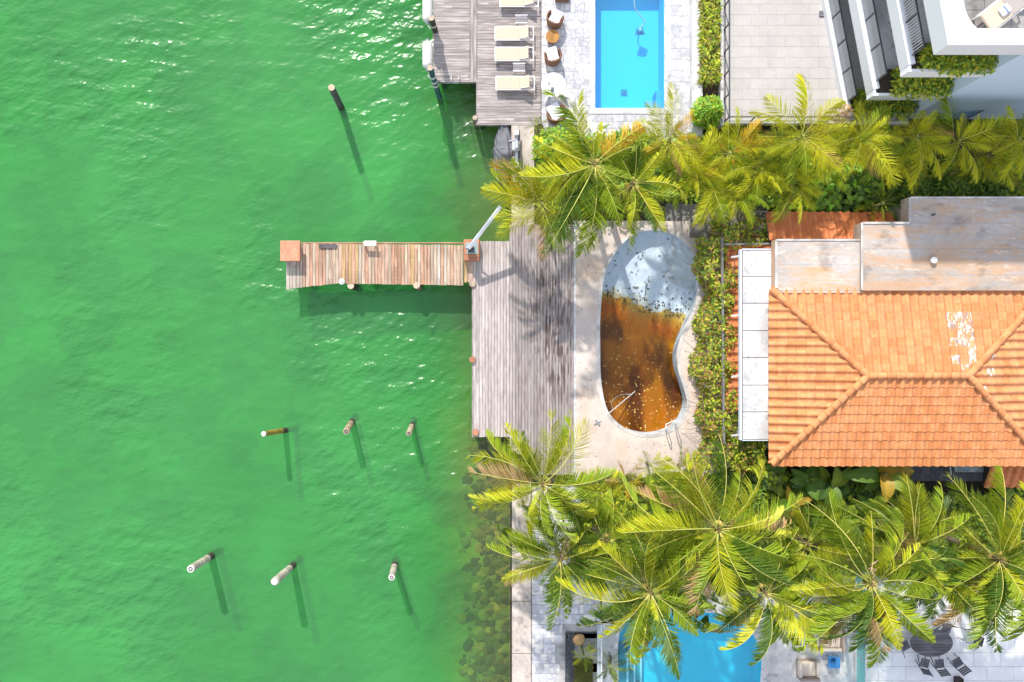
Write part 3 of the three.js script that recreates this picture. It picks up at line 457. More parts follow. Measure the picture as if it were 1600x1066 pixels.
// ---------------------------------------------------------------- the orange roofed house
{
  const he = 4.3, hr = 5.15;
  const house = thing('tiled_house', 'house with orange clay tile hip roof and stained flat roofs beside the vines', 'house', P(1430, 560, 1.2));
  const A = P(1205, 452, he), B = P(1205, 724, he), C = P(1634, 724, he), D = P(1634, 452, he), R1 = P(1355, 587, hr), R2 = P(1512, 584, hr);
  R2.z = R1.z;
  const wallM = mat([0.66, 0.62, 0.56], { map: SPOTS });
  wpart('wall', box(B.x + 0.5, C.x - 0.5, G0 - 0.2, he - 0.25, A.z - 1.5, B.z - 0.55), wallM, house);
  wpart('soffit', slab([V(A.x + .05, 0, A.z), V(D.x, 0, D.z), V(C.x, 0, C.z - .06), V(B.x + .05, 0, B.z - .06)], he - 0.20, he - 0.10), mat([0.60, 0.55, 0.5]), house);
  const side = (p, q, c) => { let nx = q.z - p.z, nz = p.x - q.x, k = nx * p.x + nz * p.z; if (c.x * nx + c.z * nz < k) { nx = -nx; nz = -nz; k = -k; } return [nx, nz, k]; };
  const W = 0.4, L = 0.43, mid = (...v) => v.reduce((s, p) => s.add(p), V()).multiplyScalar(1 / v.length);
  const under = mat([0.18, 0.10, 0.06]);
  const slopes = [
    { e0: B, e1: C, t0: R1, t1: R2, mats: clayMats, quota: 215, seed: 1, hurt: (p, r) => 0 },
    { e0: A, e1: B, t0: R1, t1: R1, mats: clayMats, quota: 45, seed: 2 },
    { e0: D, e1: A, t0: R2, t1: R1, mats: clayMats, quota: 40, seed: 3, hurt: (p, r) => { const a = P(1506, 540, 5.6), dx = p.x - a.x, dz = p.z - a.z, ci = Math.round(p.x / 0.4), k = Math.abs(dx - 0.1) < 0.8 && dz > -1.5 && dz < 1.6, col = hash(ci, 3, 9); return k && (r() < (col < .5 ? .55 : .04) + (dz > 0.9 ? .25 : 0)) ? 1 + (r() * 2.6 | 0) : 0; } },
    { e0: C, e1: D, t0: R2, t1: R2, mats: clayMats, quota: 0, seed: 4, hurt: (p, r) => { const a = P(1545, 590, 5.6); return Math.hypot(p.x - a.x, (p.z - a.z) * 0.8) < 1.0 && r() < 0.32 ? 1 + (r() * 3 | 0) : 0; } },
  ];
  for (const s of slopes) {
    const c = mid(s.e0, s.e1, s.t0, s.t1), across = s.e1.clone().sub(s.e0).normalize(), foot = s.e0.clone().addScaledVector(across, s.t0.clone().sub(s.e0).dot(across)), up = s.t0.clone().sub(foot), len = up.length(); up.normalize();
    const body = mk([s.e0, s.e1, s.t1, s.e0, s.t1, s.t0].flatMap((p) => [p.x, p.y - 0.05, p.z])); const roof = wpart('roof_slope', uvw(body), under, house);
    const planes = [side(s.e0, s.t0, c), side(s.e1, s.t1, c)];
    const n = Math.round(s.e0.distanceTo(s.e1) / W), rows = Math.ceil(len / L), ww = s.e0.distanceTo(s.e1) / n;
    planes.push(side(s.t0, s.t0.clone().add(across), c));
    const [made, by] = tileSlope(roof, { origin: s.e0.clone().addScaledVector(up, -0.06), across, up, W: ww, L: len / rows, c0: 0, c1: n, rows, planes, mats: s.mats, quota: s.quota, hurt: s.hurt, seed: s.seed });
    for (const [mm, gs] of by) wpart('roof_tile', merge(gs), mm, roof).userData.kind = 'stuff';
  }
  const up = (p, d) => V(p.x, p.y + d, p.z);
  for (const [a, b] of [[A, R1], [B, R1], [R1, R2], [C, R2], [D, R2]]) ridgeCaps(house, up(a, 0.08), up(b, 0.08), clayMats);
  wpart('fascia', merge([box(B.x + .02, B.x + .06, he - .22, he - .04, A.z, B.z), box(B.x + .06, C.x, he - .22, he - .04, B.z - .1, B.z - .06)]), mat([0.55, 0.30, 0.18]), house);
  // flat roofs, stained by the clay washed over them
  const stained = (seed, k, or = 0.75, base = [0.66, 0.61, 0.57]) => mat(base, { roughness: 0.9, map: tex(1024, 512, (u, v) => { const a = fbm(u, v, 5, 6, seed), b = vn(u * 14, v * 60, 120, seed + 3), e = fbm(u, v, 60, 3, seed + 5), o = smooth(0.40, 0.78, 0.45 * fbm(u, v * 2, 5, 6, seed + 7) + 0.25 * b + 0.3 * fbm(u, v, 24, 4, seed + 8) + k * (v - 0.3)), w = smooth(0.64, 0.72, 0.7 * fbm(u, v * 2, 12, 5, seed + 9) + 0.3 * e), dk = smooth(0.58, 0.75, fbm(u, v, 9, 6, seed + 11)), seam = Math.abs((v * 4.2) % 1 - 0.5) > 0.488 ? 0.9 : 1, g = 0.76 + 0.22 * a + 0.10 * (e - 0.5); let c = mixc([g, g * 0.985, g * 0.97], [0.97, 0.76, 0.56], o * or); c = mixc(c, [0.52, 0.50, 0.48], dk * 0.35); c = mixc(c, [1, 0.96, 0.90], w * 0.7); return c.map((x) => x * seam); }, [10, 5]), bumpMap: FINE, bumpScale: 0.005 });
  const f1 = pbox(1212, 374, 1348, 458, he - 0.5, he + 0.12), f2 = slab(poly([[1346, 348], [1421, 348], [1421, 308], [1760, 308], [1760, 454], [1346, 454]], he + 0.3), he - 0.5, he + 0.3);
  const p1 = P(1212, 374, he), p2 = P(1346, 308, he + 0.3);
  wpart('flat_roof', uvw(f1, 1, -p1.x, -p1.z), stained(301, 0.5), house); wpart('flat_roof', uvw(f2, 1, -p2.x, -p2.z), stained(331, 0.2, 0.6, [0.58, 0.535, 0.50]), house);
  const q = (x, y) => P(x, y, he + 0.3), lip = (a, b) => beam(V(a.x, he + 0.325, a.z), V(b.x, he + 0.325, b.z), 0.09, 0.05);
  wpart('roof_edging', merge([lip(q(1346.5, 348), q(1346.5, 453)), lip(q(1348, 348.5), q(1421, 348.5)), lip(q(1421.5, 309), q(1421.5, 347)), lip(q(1423, 309), q(1700, 309)), beam(P(1213, 375, he + .14), P(1345, 375, he + .14), .08, .05), beam(P(1213, 377, he + .14), P(1213, 450, he + .14), .12, .06)]), mat([0.63, 0.60, 0.57], { map: SPOTS }), house);
  const vt = P(1457, 407, he + 0.3); wpart('roof_vent', merge([new THREE.CylinderGeometry(.09, .12, .14, 14).translate(vt.x, he + .37, vt.z), new THREE.CylinderGeometry(.15, .15, .04, 14).translate(vt.x, he + .46, vt.z)]), M.paint, house);
  const v2 = P(1457, 336, he + 0.3); wpart('roof_vent', new THREE.CylinderGeometry(.05, .05, .22, 10).translate(v2.x, he + .41, v2.z), M.iron, house);
  wpart('wall', merge([box(P(1216, 0, he).x, P(1346, 0, he).x, G0 - .2, he - 0.5, P(0, 379, he).z, P(0, 450, he).z), box(P(1349, 0, he).x, P(1760, 0, he).x, G0 - .2, he - .5, P(0, 352, he).z, P(0, 450, he).z), box(P(1426, 0, he).x, P(1760, 0, he).x, G0 - .2, he - .5, P(0, 312, he).z, P(0, 352, he).z)]), wallM, house);
  // lower lean-to roofs
  const lean = (x0, y0, x1, y1, h0, h1, rows, cols, seed) => { const a = P(x0, y0, h0), b = P(x1, y0, h0), t = P(x0, y1, h1), across = b.clone().sub(a).normalize(), u = t.clone().sub(a); u.x = 0; const len = u.length(); u.normalize(); const c = b.clone(); const rf = wpart('lean_to_roof', uvw(mk([a, b, b.clone().addScaledVector(u, len), a, b.clone().addScaledVector(u, len), a.clone().addScaledVector(u, len)].flatMap((p) => [p.x, p.y - .04, p.z]))), under, house); tileSlope(rf, { origin: a, across, up: u, W: a.distanceTo(b) / cols, L: len / rows, c0: 0, c1: cols, rows, mats: clayOld, seed }); };
  lean(1196, 334, 1396, 376, 2.9, 3.5, 3, 15, 41);
  lean(1537, 759, 1640, 715, 2.7, 3.5, 4, 8, 42);
  const w = P(1150, 395, 2.6), e = P(1150, 640, 2.6); { const a = P(1136, 640, 2.6), b = P(1136, 385, 2.6), across = b.clone().sub(a).normalize(), u = V(1, 0.28, 0).normalize(); const rf = wpart('lean_to_roof', uvw(mk([a, b, b.clone().addScaledVector(u, 2.2), a, b.clone().addScaledVector(u, 2.2), a.clone().addScaledVector(u, 2.2)].flatMap((p) => [p.x, p.y - .04, p.z]))), under, house); tileSlope(rf, { origin: a, across, up: u, W: a.distanceTo(b) / 19, L: 0.44, c0: 0, c1: 19, rows: 5, mats: clayOld, seed: 43 }); }
  // grey side porch under the south eave
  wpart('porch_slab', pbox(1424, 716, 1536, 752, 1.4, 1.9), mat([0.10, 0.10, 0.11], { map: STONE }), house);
  wpart('porch_roof', pbox(1492, 700, 1537, 738, 2.6, 2.7), mat([0.32, 0.38, 0.38], { map: STONE }), house);
  wpart('gutter_pipe', bar(P(1484, 722, 2.6), P(1488, 757, 1.3), 0.035), M.paint, house);
  // white flat canopy along the west front
  const cy = 3.7, cn = thing('flat_canopy', 'long flat white canopy of seven joined panels along the house front', 'canopy', P(1182, 540, cy));
  const pm = [mat([0.82, 0.82, 0.83], { roughness: 0.5, map: SPOTS }), mat([0.80, 0.80, 0.82], { roughness: 0.5, map: SPOTS })];
  const ys = [391, 432, 474, 517, 559, 602, 644, 687];
  for (let i = 0; i < 7; i++) wpart('panel', pbox(1161, ys[i] + 0.5, 1210, ys[i + 1] - 0.5, cy - 0.1, cy, 0.012), pm[i % 2], cn);
  wpart('edge_gutter', merge([pbox(1156, 390, 1159.8, 688, cy - 0.22, cy + 0.05, 0.01), pbox(1160, 388.5, 1210, 390.4, cy - 0.15, cy + 0.03), pbox(1160, 687.6, 1210, 689, cy - 0.15, cy + 0.03)]), mat([0.62, 0.70, 0.78], { roughness: 0.4 }), cn);
  for (let i = 0; i < 28; i++) { const s = P(1163.5, 398 + i * 10.2, cy); wpart('rivet', new THREE.CylinderGeometry(0.022, 0.022, 0.012, 8).translate(s.x, cy + 0.006, s.z), M.grey, cn); }
  for (const y of [400, 492, 587, 679]) wpart('bracket', beam(P(1143, y + 2, cy - .35), P(1156, y, cy - .12), 0.09, 0.06), M.white, cn);
  for (const y of [398, 680]) { const s = P(1165, y, cy); wpart('post', box(s.x - .05, s.x + .05, G0, cy - .1, s.z - .05, s.z + .05), M.white, cn); }
}
// ---------------------------------------------------------------- the white building to the north-east
{
  const b = thing('white_building', 'white modern apartment building with stepped balconies and angled front', 'building', P(1480, 80, 1.2));
  const wallM = mat([0.62, 0.74, 0.87], { roughness: 0.6, bumpMap: FINE, bumpScale: 0.002 }), whiteM = mat([0.82, 0.82, 0.83], { roughness: 0.55, bumpMap: FINE, bumpScale: 0.002 });
  const floorM = mat([0.80, 0.80, 0.80], { map: SPOTS }), glassM = mat([0.40, 0.42, 0.45], { transmission: 0.35, thickness: 0, roughness: 0.05 }), meshM = mat([0.5, 0.5, 0.52], { roughness: 0.5 });
  const lv = [1.9, 4.97, 8.17], top = 11.16;
  const cor = P(1482, 70, top), dir = V(-0.19, 0, -1).normalize(), out = V(-1, 0, 0.19).normalize(), N = 32, E = 45;
  const core = (inset, south, E = 45) => [V(cor.x, 0, cor.z - south).addScaledVector(out, -inset), V(cor.x, 0, cor.z - south).addScaledVector(out, -inset).addScaledVector(dir, N), V(E, 0, cor.z - N), V(E, 0, cor.z - south)];
  wpart('wall', slab(core(2.7, 1.3), G0 - 0.2, top - 0.5), wallM, b);
  const RX = 19.85;                                        // east end of the recess that holds the planters
  wpart('end_wall', slab([V(RX, 0, cor.z - 0.02), V(RX, 0, cor.z - 1.6), V(E, 0, cor.z - 1.6), V(E, 0, cor.z - 0.02)], G0 - 0.2, top - 1.06), wallM, b);
  for (const [i, h] of lv.entries()) {
    const s = V(cor.x, 0, cor.z - 0.3);
    wpart('balcony_floor', slab(core(0.12, 1.31), h - 0.72, h - 0.42), floorM, b);
    const f0 = s.clone().addScaledVector(out, 0.0), e0 = f0.clone().addScaledVector(dir, N);
    wpart('fascia', slab([f0, e0, e0.clone().addScaledVector(out, -0.30), f0.clone().addScaledVector(out, -0.30)], h - 0.75, h), whiteM, b);
    // balustrade on the inner edge of the fascia
    const g0 = s.clone().addScaledVector(out, -0.22), n = 12, step = 1.38;
    for (let k = 0; k < n; k++) {
      const p = g0.clone().addScaledVector(dir, 0.35 + k * step), q = g0.clone().addScaledVector(dir, 0.35 + (k + 1) * step);
      wpart('balcony_post', box(p.x - .025, p.x + .025, h - .03, h + .98, p.z - .025, p.z + .025), M.iron, b);
      const a = p.clone().addScaledVector(dir, .05), c = q.clone().addScaledVector(dir, -.05), y = (v, t) => V(v.x, t, v.z);
      if (i < 2) wpart('balcony_pane', beam(y(a, h + .48), y(c, h + .48), 0.012, 0.86), glassM, b);
      else wpart('balcony_grille', merge(Array.from({ length: 11 }, (_, t) => { const m = a.clone().lerp(c, (t + .5) / 11); return box(m.x - .018, m.x + .018, h + .03, h + .92, m.z - .018, m.z + .018); })), meshM, b);
    }
    const z = g0.clone().addScaledVector(dir, 0.35), z1 = g0.clone().addScaledVector(dir, 0.35 + n * step);
    wpart('balcony_rail', beam(V(z.x, h + .98, z.z), V(z1.x, h + .98, z1.z), .06, .04), M.iron, b);
    // planter in the recess of the south wall
    const x0 = s.x + 0.02, x1 = RX - 0.01, zf = cor.z - 0.02;
    wpart('planter_box', merge([box(x0, x1, h - 0.75, h - 0.05, zf - 0.12, zf), box(x0, x0 + .12, h - 0.75, h - 0.05, cor.z - 1.28, zf - .122), box(x0 + .122, x1, h - 0.75, h - .66, cor.z - 1.28, zf - .122)]), whiteM, b);
    wpart('planter_soil', box(x0 + .125, x1 - .02, h - .655, h - .2, cor.z - 1.27, zf - .125), mat([0.06, 0.045, 0.03]), b);
  }
  // tall windows behind the balconies
  for (let i = 0; i < 4; i++) { const y = [TH, ...lv][i]; for (let k = 0; k < 5; k++) { const p = V(cor.x, 0, cor.z - 2.2).addScaledVector(out, -2.68).addScaledVector(dir, k * 3), q = p.clone().addScaledVector(dir, 2.4); const w = wpart('window', beam(V(p.x, y + .7, p.z), V(q.x, y + .7, q.z), 0.08, 2.1), M.iron, b); wpart('pane', beam(V(p.x, y + .7, p.z).addScaledVector(out, .045).addScaledVector(dir, .08), V(q.x, y + .7, q.z).addScaledVector(out, .045).addScaledVector(dir, -.08), 0.012, 1.95), mat([0.30, 0.36, 0.38], { roughness: 0.05 }), w); } }
  // roof terrace with its parapet
  const rt = core(0, 0.0, 49), inn = [V(cor.x + 0.75, 0, cor.z - 0.62), V(cor.x + 0.75, 0, cor.z - 0.62).addScaledVector(dir, N - 3), V(E, 0, cor.z - N + 3), V(E, 0, cor.z - 0.62)];
  wpart('parapet', slab(rt, top - 1.05, top, [inn]), whiteM, b);
  const fy = top - 0.85; wpart('roof_floor', slab(inn, fy - .1, fy), mat([0.1, 0.1, 0.1]), b);
  const fm = [0.33, 0.36, 0.39].map((c) => mat([c, c * 0.96, c * 0.92], { map: SPOTS }));
  for (let j = 0; j < 6; j++) for (let i = 0; i < 8; i++) { const x = inn[0].x + 0.1 + i * 1.02, z = inn[0].z - 0.02 - j * 1.02; wpart('roof_tile', box(x, x + 1.0, fy + .002, fy + .03, z - 1.0, z), fm[(i * 5 + j * 3) % 3], b); }
  const cv = new THREE.CatmullRomCurve3([[1506, -20], [1508, 10], [1517, 32], [1530, 46], [1542, 55]].map(([x, y]) => P(x, y, top - .1))).getPoints(24);
  const o2 = [...cv, P(1500, 56, top - .1), P(1500, -20, top - .1)];
  wpart('curved_bench', slab(o2, fy + .03, top - .12), whiteM, b);
  const ge = thing('glass_screen', 'dark edged glass screen at the foot of the white building wall', 'screen', P(1540, 170, 2));
  const a = P(1484, 200, 2), c = P(1640, 118, 3.4); wpart('pane', beam(V(a.x, 1.9, a.z), V(c.x, 1.9, c.z), 0.02, 1.4), mat([0.55, 0.72, 0.85], { transmission: 0.7, thickness: 0, roughness: 0.05 }), ge);
  wpart('rail', beam(V(a.x, 2.62, a.z), V(c.x, 2.62, c.z), 0.07, 0.05), M.iron, ge);
}
// ---------------------------------------------------------------- decks and the pier
const plankGeo = (x0, x1, y0, y1, z0, z1, alongX, r) => { const g = box(x0, x1, y0, y1, z0, z1), uv = g.attributes.uv, ox = r() * 9, oy = r() * 9; for (let i = 0; i < uv.count; i++) { const u = uv.getX(i), v = uv.getY(i); if (alongX) uv.setXY(i, u + ox, v + oy); else uv.setXY(i, v + ox, u + oy); } return g; };
// boards across a pixel rectangle; alongX: boards run left to right
function boards(parent, x0, y0, x1, y1, h, pitch, alongX, mats, seed, o = {}) {
  const r = rng(seed), a = P(x0, y0, h), b = P(x1, y1, h), span = alongX ? b.z - a.z : b.x - a.x, n = Math.round(span / pitch), d = span / n, gap = o.gap ?? 0.016;
  for (let i = 0; i < n; i++) {
    const s = (alongX ? a.z : a.x) + i * d + gap / 2, e = s + d - gap, cuts = o.cuts ? [0, ...o.cuts(r), 1] : [0, 1], lo = alongX ? a.x : a.z, len = (alongX ? b.x : b.z) - lo;
    for (let k = 0; k + 1 < cuts.length; k++) {
      const u0 = lo + len * cuts[k] + (k ? 0.004 : (r() - .5) * .02), u1 = lo + len * cuts[k + 1] - (k + 2 < cuts.length ? 0.004 : (r() - .5) * .02), y = h + (r() - .5) * .008;
      const m = o.pick ? o.pick(i / n, r) : mats[r() * mats.length | 0];
      wpart('plank', alongX ? plankGeo(u0, u1, y - .035, y, s, e, true, r) : plankGeo(s, e, y - .035, y, u0, u1, false, r), m, parent);
    }
  }
}
function pileAt(parent, top, foot, r, m, mt, name = 'piling') { const p = wpart(name, tube([foot, foot.clone().lerp(top, 0.5), top], r * 1.05, r, 14), m, parent); if (mt) { const g = new THREE.CylinderGeometry(r * .97, r * .97, 0.02, 16); g.translate(top.x, top.y + 0.012, top.z); wpart('piling_top', uvw(g), mt, parent); } return p; }
{
  // wooden deck along the middle property, worn and stained
  const h = 1.2, dk = thing('wooden_deck', 'weathered grey plank deck over the seawall beside the kidney pool', 'deck', P(820, 530, h));
  const a0 = P(738, 350, h), a1 = P(900, 745, h);
  const st = tex(512, 1024, (u, v) => {
    const px = 738 + 162 * u, py = 350 + 395 * v, g = vn(u * 160, v * 14, 999, 401) * 0.5 + vn(u * 60, v * 40, 999, 402) * 0.5, a = fbm(u * 0.5, v, 7, 6, 403), s = fbm(u, v, 18, 5, 404);
    const blot = Math.exp(-(((px - 872) / 30) ** 2 + ((py - 545) / 75) ** 2)) + 0.5 * Math.exp(-(((px - 850) / 40) ** 2 + ((py - 440) / 60) ** 2));
    const sm = vn(u * 110, v * 26, 999, 408), dirt = smooth(0.46, 0.78, 0.55 * s + 0.45 * sm + 0.16 * (blot - 0.35)) * (0.12 + 0.88 * Math.min(1, 1.3 * blot + 0.1)), pale = smooth(0.57, 0.7, vn(u * 90, v * 5, 999, 405) * 0.6 + a * 0.4) * (px < 800 ? 1 : 0.6);
    let c = [0.72 + 0.24 * g, 0.695 + 0.24 * g, 0.70 + 0.24 * g]; c = mixc(c, [1, 0.985, 0.98], pale * 0.65); return mixc(c, [0.36, 0.30, 0.28], dirt * 0.7); }, [a1.x - a0.x, a1.z - a0.z]);
  const dm = [[0.485, 0.44, 0.41], [0.45, 0.41, 0.385], [0.53, 0.48, 0.445], [0.47, 0.43, 0.40], [0.42, 0.385, 0.36]].map((c) => mat(c, { map: st, roughness: 0.9 }));
  const dm2 = [[0.64, 0.585, 0.55], [0.605, 0.55, 0.515], [0.68, 0.62, 0.58], [0.62, 0.565, 0.53], [0.58, 0.525, 0.495]].map((c) => mat(c, { map: st, roughness: 0.9 }));
  const lay = (x0, y0, x1, y1, seed, set = dm) => { const r = rng(seed), a = P(x0, y0, h), b = P(x1, y1, h), n = Math.round((b.x - a.x) / 0.152), d = (b.x - a.x) / n; for (let i = 0; i < n; i++) { const cut = a.z + (b.z - a.z) * (0.2 + 0.6 * r()), y = h + (r() - .5) * .01; for (const [z0, z1] of [[a.z + (r() - .5) * .02, cut - .004], [cut + .004, b.z + (r() - .5) * .02]]) { const g = box(a.x + i * d + .008, a.x + (i + 1) * d - .008, y - .035, y, z0, z1); uvw(g, 1, -a0.x, -a0.z); wpart('plank', g, set[r() * 5 | 0], dk); } } };
  lay(739, 377, 796, 683, 51, dm2); lay(796, 351, 897, 742, 52);
  wpart('joist', merge([0, 1, 2, 3, 4, 5, 6, 7].map((i) => { const z = P(0, 384 + i * 41, h).z; return box(P(740, 0, h).x, SHORE, h - .22, h - .05, z - .05, z + .05); })), M.beam, dk);
  wpart('edge_board', pbox(737.4, 377, 738.8, 683, h - .24, h - .01), M.woodGrey[4], dk);
  for (const [x, y] of [[738, 562], [743, 676]]) pileAt(dk, P(x, y, h + .12), P(x, y, h + .12).setY(-2), 0.16, M.pile, M.terracotta);
  for (const [x, y] of [[745, 440], [745, 620]]) pileAt(dk, P(x + 6, y, h - .25), P(x + 6, y, h - .25).setY(-2), 0.13, M.pileDark);

  // the pier
  const pr = thing('wooden_pier', 'reddish wooden pier with pale worn slats reaching out over the green water', 'pier', P(590, 413, h));
  const r = rng(53), x0 = 447, x1 = 724, n = 54, wood = M.woodWarm, pale = [mat([0.78, 0.70, 0.62], { map: GRAIN }), mat([0.76, 0.64, 0.53], { map: GRAIN })];
  for (let i = 0; i < n; i++) {
    const xa = x0 + (x1 - x0) * i / n, xb = x0 + (x1 - x0) * (i + 1) / n, xm = (xa + xb) / 2;
    const top = xm < 472 ? 408 - (xm > 468 ? 26 : 0) : 380.5 + (xm - 472) * 0.010, bot = xm < 527 ? 452 - (xm - 447) * 0.115 : 443 + (xm - 527) * 0.015;
    const t = P(xm, top, h), b = P(xm, bot, h), g = 0.02, A = P(xa, 0, h).x + g / 2, B = P(xb, 0, h).x - g / 2, y = h + (r() - .5) * .014;
    const worn = smooth(0.45, 0.75, fbm(i / 60, 0.3, 12, 3, 407)) > r() * 0.9 || (i < 5) ? 1 : 0, gold = Math.abs(xm - 555) < 20 || Math.abs(xm - 650) < 14;
    wpart('slat', plankGeo(A, B, y - .04, y, t.z + (r() - .5) * .03, b.z + (r() - .5) * .03, false, r), worn ? pale[r() * 2 | 0] : gold && r() < .6 ? wood[5] : wood[r() * 5 | 0], pr);
  }
  for (const y of [390, 413, 436]) wpart('stringer', pbox(450, y - 1.6, 735, y + 1.6, h - .26, h - .05), M.beam, pr);
  wpart('edge_board', pbox(470, 378.6, 724, 380.4, h - .22, h - .02), wood[1], pr);
  boards(pr, 725, 408, 739, 441, h, 0.15, false, wood, 54);
  for (const [x, y, up, m] of [[548, 446.5, -.05, M.pileDark], [651, 446, -.02, M.pile], [738, 443, .1, M.terracotta], [460, 386, -.3, M.pileDark], [566, 392, -.3, M.pileDark], [660, 392, -.3, M.pileDark]]) pileAt(pr, P(x, y, h + up), P(x, y, h + up).setY(-2.2), 0.17, m, up > -.2 ? M.pileTop : null);
  wpart('screw_row', merge([406, 421, 434].flatMap((y) => Array.from({ length: 54 }, (_, i) => { const p = P(449.5 + (x1 - x0) * (i + .0) / n, y, h); return new THREE.CylinderGeometry(.016, .016, .006, 6).translate(p.x, h + .008, p.z); }))), M.pvc, pr).userData.kind = 'stuff';
  const wc = thing('piling_cap', 'round white cap on the pier edge beside a dark piling', 'cap', P(534, 440, h)), w0 = P(534, 440, h + .1);
  wpart('cap', new THREE.CylinderGeometry(.15, .16, .12, 18).translate(w0.x, h + .07, w0.z), M.pvc, wc); wpart('cone', new THREE.ConeGeometry(.14, .06, 18).translate(w0.x, h + .16, w0.z), M.white, wc);
  const bx = thing('storage_box', 'square terracotta coloured box on the outer corner of the pier', 'box', P(452, 391, h));
  const boxM = mat([0.70, 0.36, 0.24], { map: CLAY });
  wpart('body', pbox(439.5, 379.5, 466, 407, h - .35, h + .50, .02), M.terracotta, bx); wpart('lid', pbox(437.5, 376, 468.5, 408, h + .505, h + .60, .025), boxM, bx);
  const bench = thing('fender_board', 'dark grey flat board fixed at the north edge of the pier', 'board', P(512, 384, h));
  wpart('board', pbox(498.5, 381.3, 526, 387.5, h + .02, h + .09, .01), mat([0.20, 0.18, 0.20], { map: GRAIN }), bench); for (const x of [503, 521]) wpart('batten', pbox(x - 1.5, 382, x + 1.5, 387, h + .012, h + .02), M.iron, bench);
  const ld = thing('boarding_ladder', 'white boarding ladder top standing on the pier edge', 'ladder', P(578, 381, h));
  wpart('platform', pbox(569, 376, 588, 384.5, h + .40, h + .46, .02), M.pvc, ld);
  for (const x of [570.5, 586.5]) { const p = P(x, 381, h); wpart('leg', box(p.x - .035, p.x + .035, h, h + .40, p.z - .05, p.z + .05), M.pvc, ld); wpart('side_rail', bar(V(p.x, h + .3, P(0, 379, h).z), V(p.x, -1, P(0, 379, h).z), .03), M.pvc, ld); }
  for (let i = 0; i < 5; i++) { const u = P(570.5, 379, h), v = P(586.5, 379, h), y = h - .25 - i * .3; wpart('rung', bar(V(u.x, y, u.z), V(v.x, y, v.z), .025), M.pvc, ld); }
  // davit crane
  const dc = thing('davit_crane', 'small white boat davit on a terracotta pedestal where pier meets deck', 'davit', P(736, 392, h));
  wpart('pedestal', pbox(724.5, 374, 749, 407, h - .3, h + .55, .03), M.terracotta, dc);
  const c = P(737, 386, h + .8), y0 = h + .55;
  wpart('base_plate', box(c.x - .26, c.x + .30, y0, y0 + .04, c.z - .25, c.z + .32), mat([0.42, 0.55, 0.56], { roughness: .5, map: SPOTS }), dc);
  wpart('mast', tube([V(c.x, y0, c.z), V(c.x, y0 + .9, c.z)], .13, .10, 14), M.paint, dc);
  wpart('winch_drum', new THREE.CylinderGeometry(.13, .13, .3, 14).rotateZ(Math.PI / 2).translate(c.x - .02, y0 + .55, c.z + .18), M.iron, dc);
  wpart('winch_motor', box(c.x - .30, c.x - .12, y0 + .35, y0 + .65, c.z - .12, c.z + .12, .02), M.grey, dc);
  const e = P(782.5, 322.5, h + 2.4), s = V(c.x - .1, y0 + .85, c.z + .12);
  wpart('boom', beam(s, e, .17, .17), M.paint, dc);
  wpart('boom_ridge', beam(s.clone().add(V(0, .095, 0)), e.clone().add(V(0, .095, 0)), .05, .03), M.steel, dc);
  wpart('boom_strut', bar(V(c.x, y0 + .3, c.z), s.clone().lerp(e, .35), .035), M.paint, dc);
  wpart('pulley', new THREE.CylinderGeometry(.09, .09, .07, 16).rotateX(Math.PI / 2).rotateY(.9).translate(e.x, e.y - .1, e.z), M.iron, dc);
  wpart('cable', bar(e.clone().add(V(0, -.1, 0)), e.clone().setY(1.4), .012, 5), M.iron, dc); wpart('hook', new THREE.TorusGeometry(.05, .014, 6, 14, 4.4).translate(e.x, 1.36, e.z), M.steel, dc);

  // the dock of the house to the north
  const nd = thing('boat_dock', 'pale grey plank dock with loungers in the north, stepped at its south end', 'dock', P(760, 90, h));
  const cut = (q) => [0.3 + 0.4 * q()];
  boards(nd, 678, -40, 734, 126, h, 0.142, true, M.woodGrey, 61, { gap: .012 });
  boards(nd, 734.5, -40, 745, 126, h + .01, 0.17, false, M.woodGrey.slice(0, 2), 62, { gap: .012 });
  boards(nd, 745.5, -40, 845, 193, h, 0.142, true, M.woodGrey, 63, { cuts: cut, gap: .012 });
  wpart('edge_board', merge([pbox(678, 126.2, 745.5, 128, h - .24, h + .01), pbox(744, 128.3, 745.4, 193, h - .24, h + .01), pbox(744, 193.2, 838, 195, h - .24, h + .01), pbox(676.6, -40, 677.8, 128, h - .24, h + .01)]), M.woodGrey[1], nd);
  wpart('joist', merge([...[20, 60, 100].map((y) => pbox(679, y, 800, y + 3, h - .24, h - .05)), pbox(746, 150, 800, 153, h - .24, h - .05), pbox(746, 185, 800, 188, h - .24, h - .05)]), M.beam, nd);
  for (const [x, y] of [[690, 118], [690, 60], [738, 118], [752, 185], [752, 60]]) pileAt(nd, P(x, y, h - .25), P(x, y, h - .25).setY(-2.2), 0.15, M.pileDark);
  pileAt(nd, P(742, 184, h + .1), P(742, 184, h + .1).setY(-2), 0.12, M.pile, M.pileTop);
  const sl = thing('dock_ladder', 'small steel ladder hooked over the south end of the boat dock', 'ladder', P(711, 124, h));
  for (const x of [705.5, 717]) { const k = [P(x, 116, h), P(x, 118, h + .5), P(x, 124, h + .62), P(x, 129, h + .4), P(x, 129.5, h - .9)]; wpart('handrail', tube(new THREE.CatmullRomCurve3(k).getPoints(24), .022), M.steel, sl); }
  for (let i = 0; i < 4; i++) wpart('rung', bar(P(705.5, 129.5, h - .05 - i * .25), P(717, 129.5, h - .05 - i * .25), .022), M.steel, sl);
}
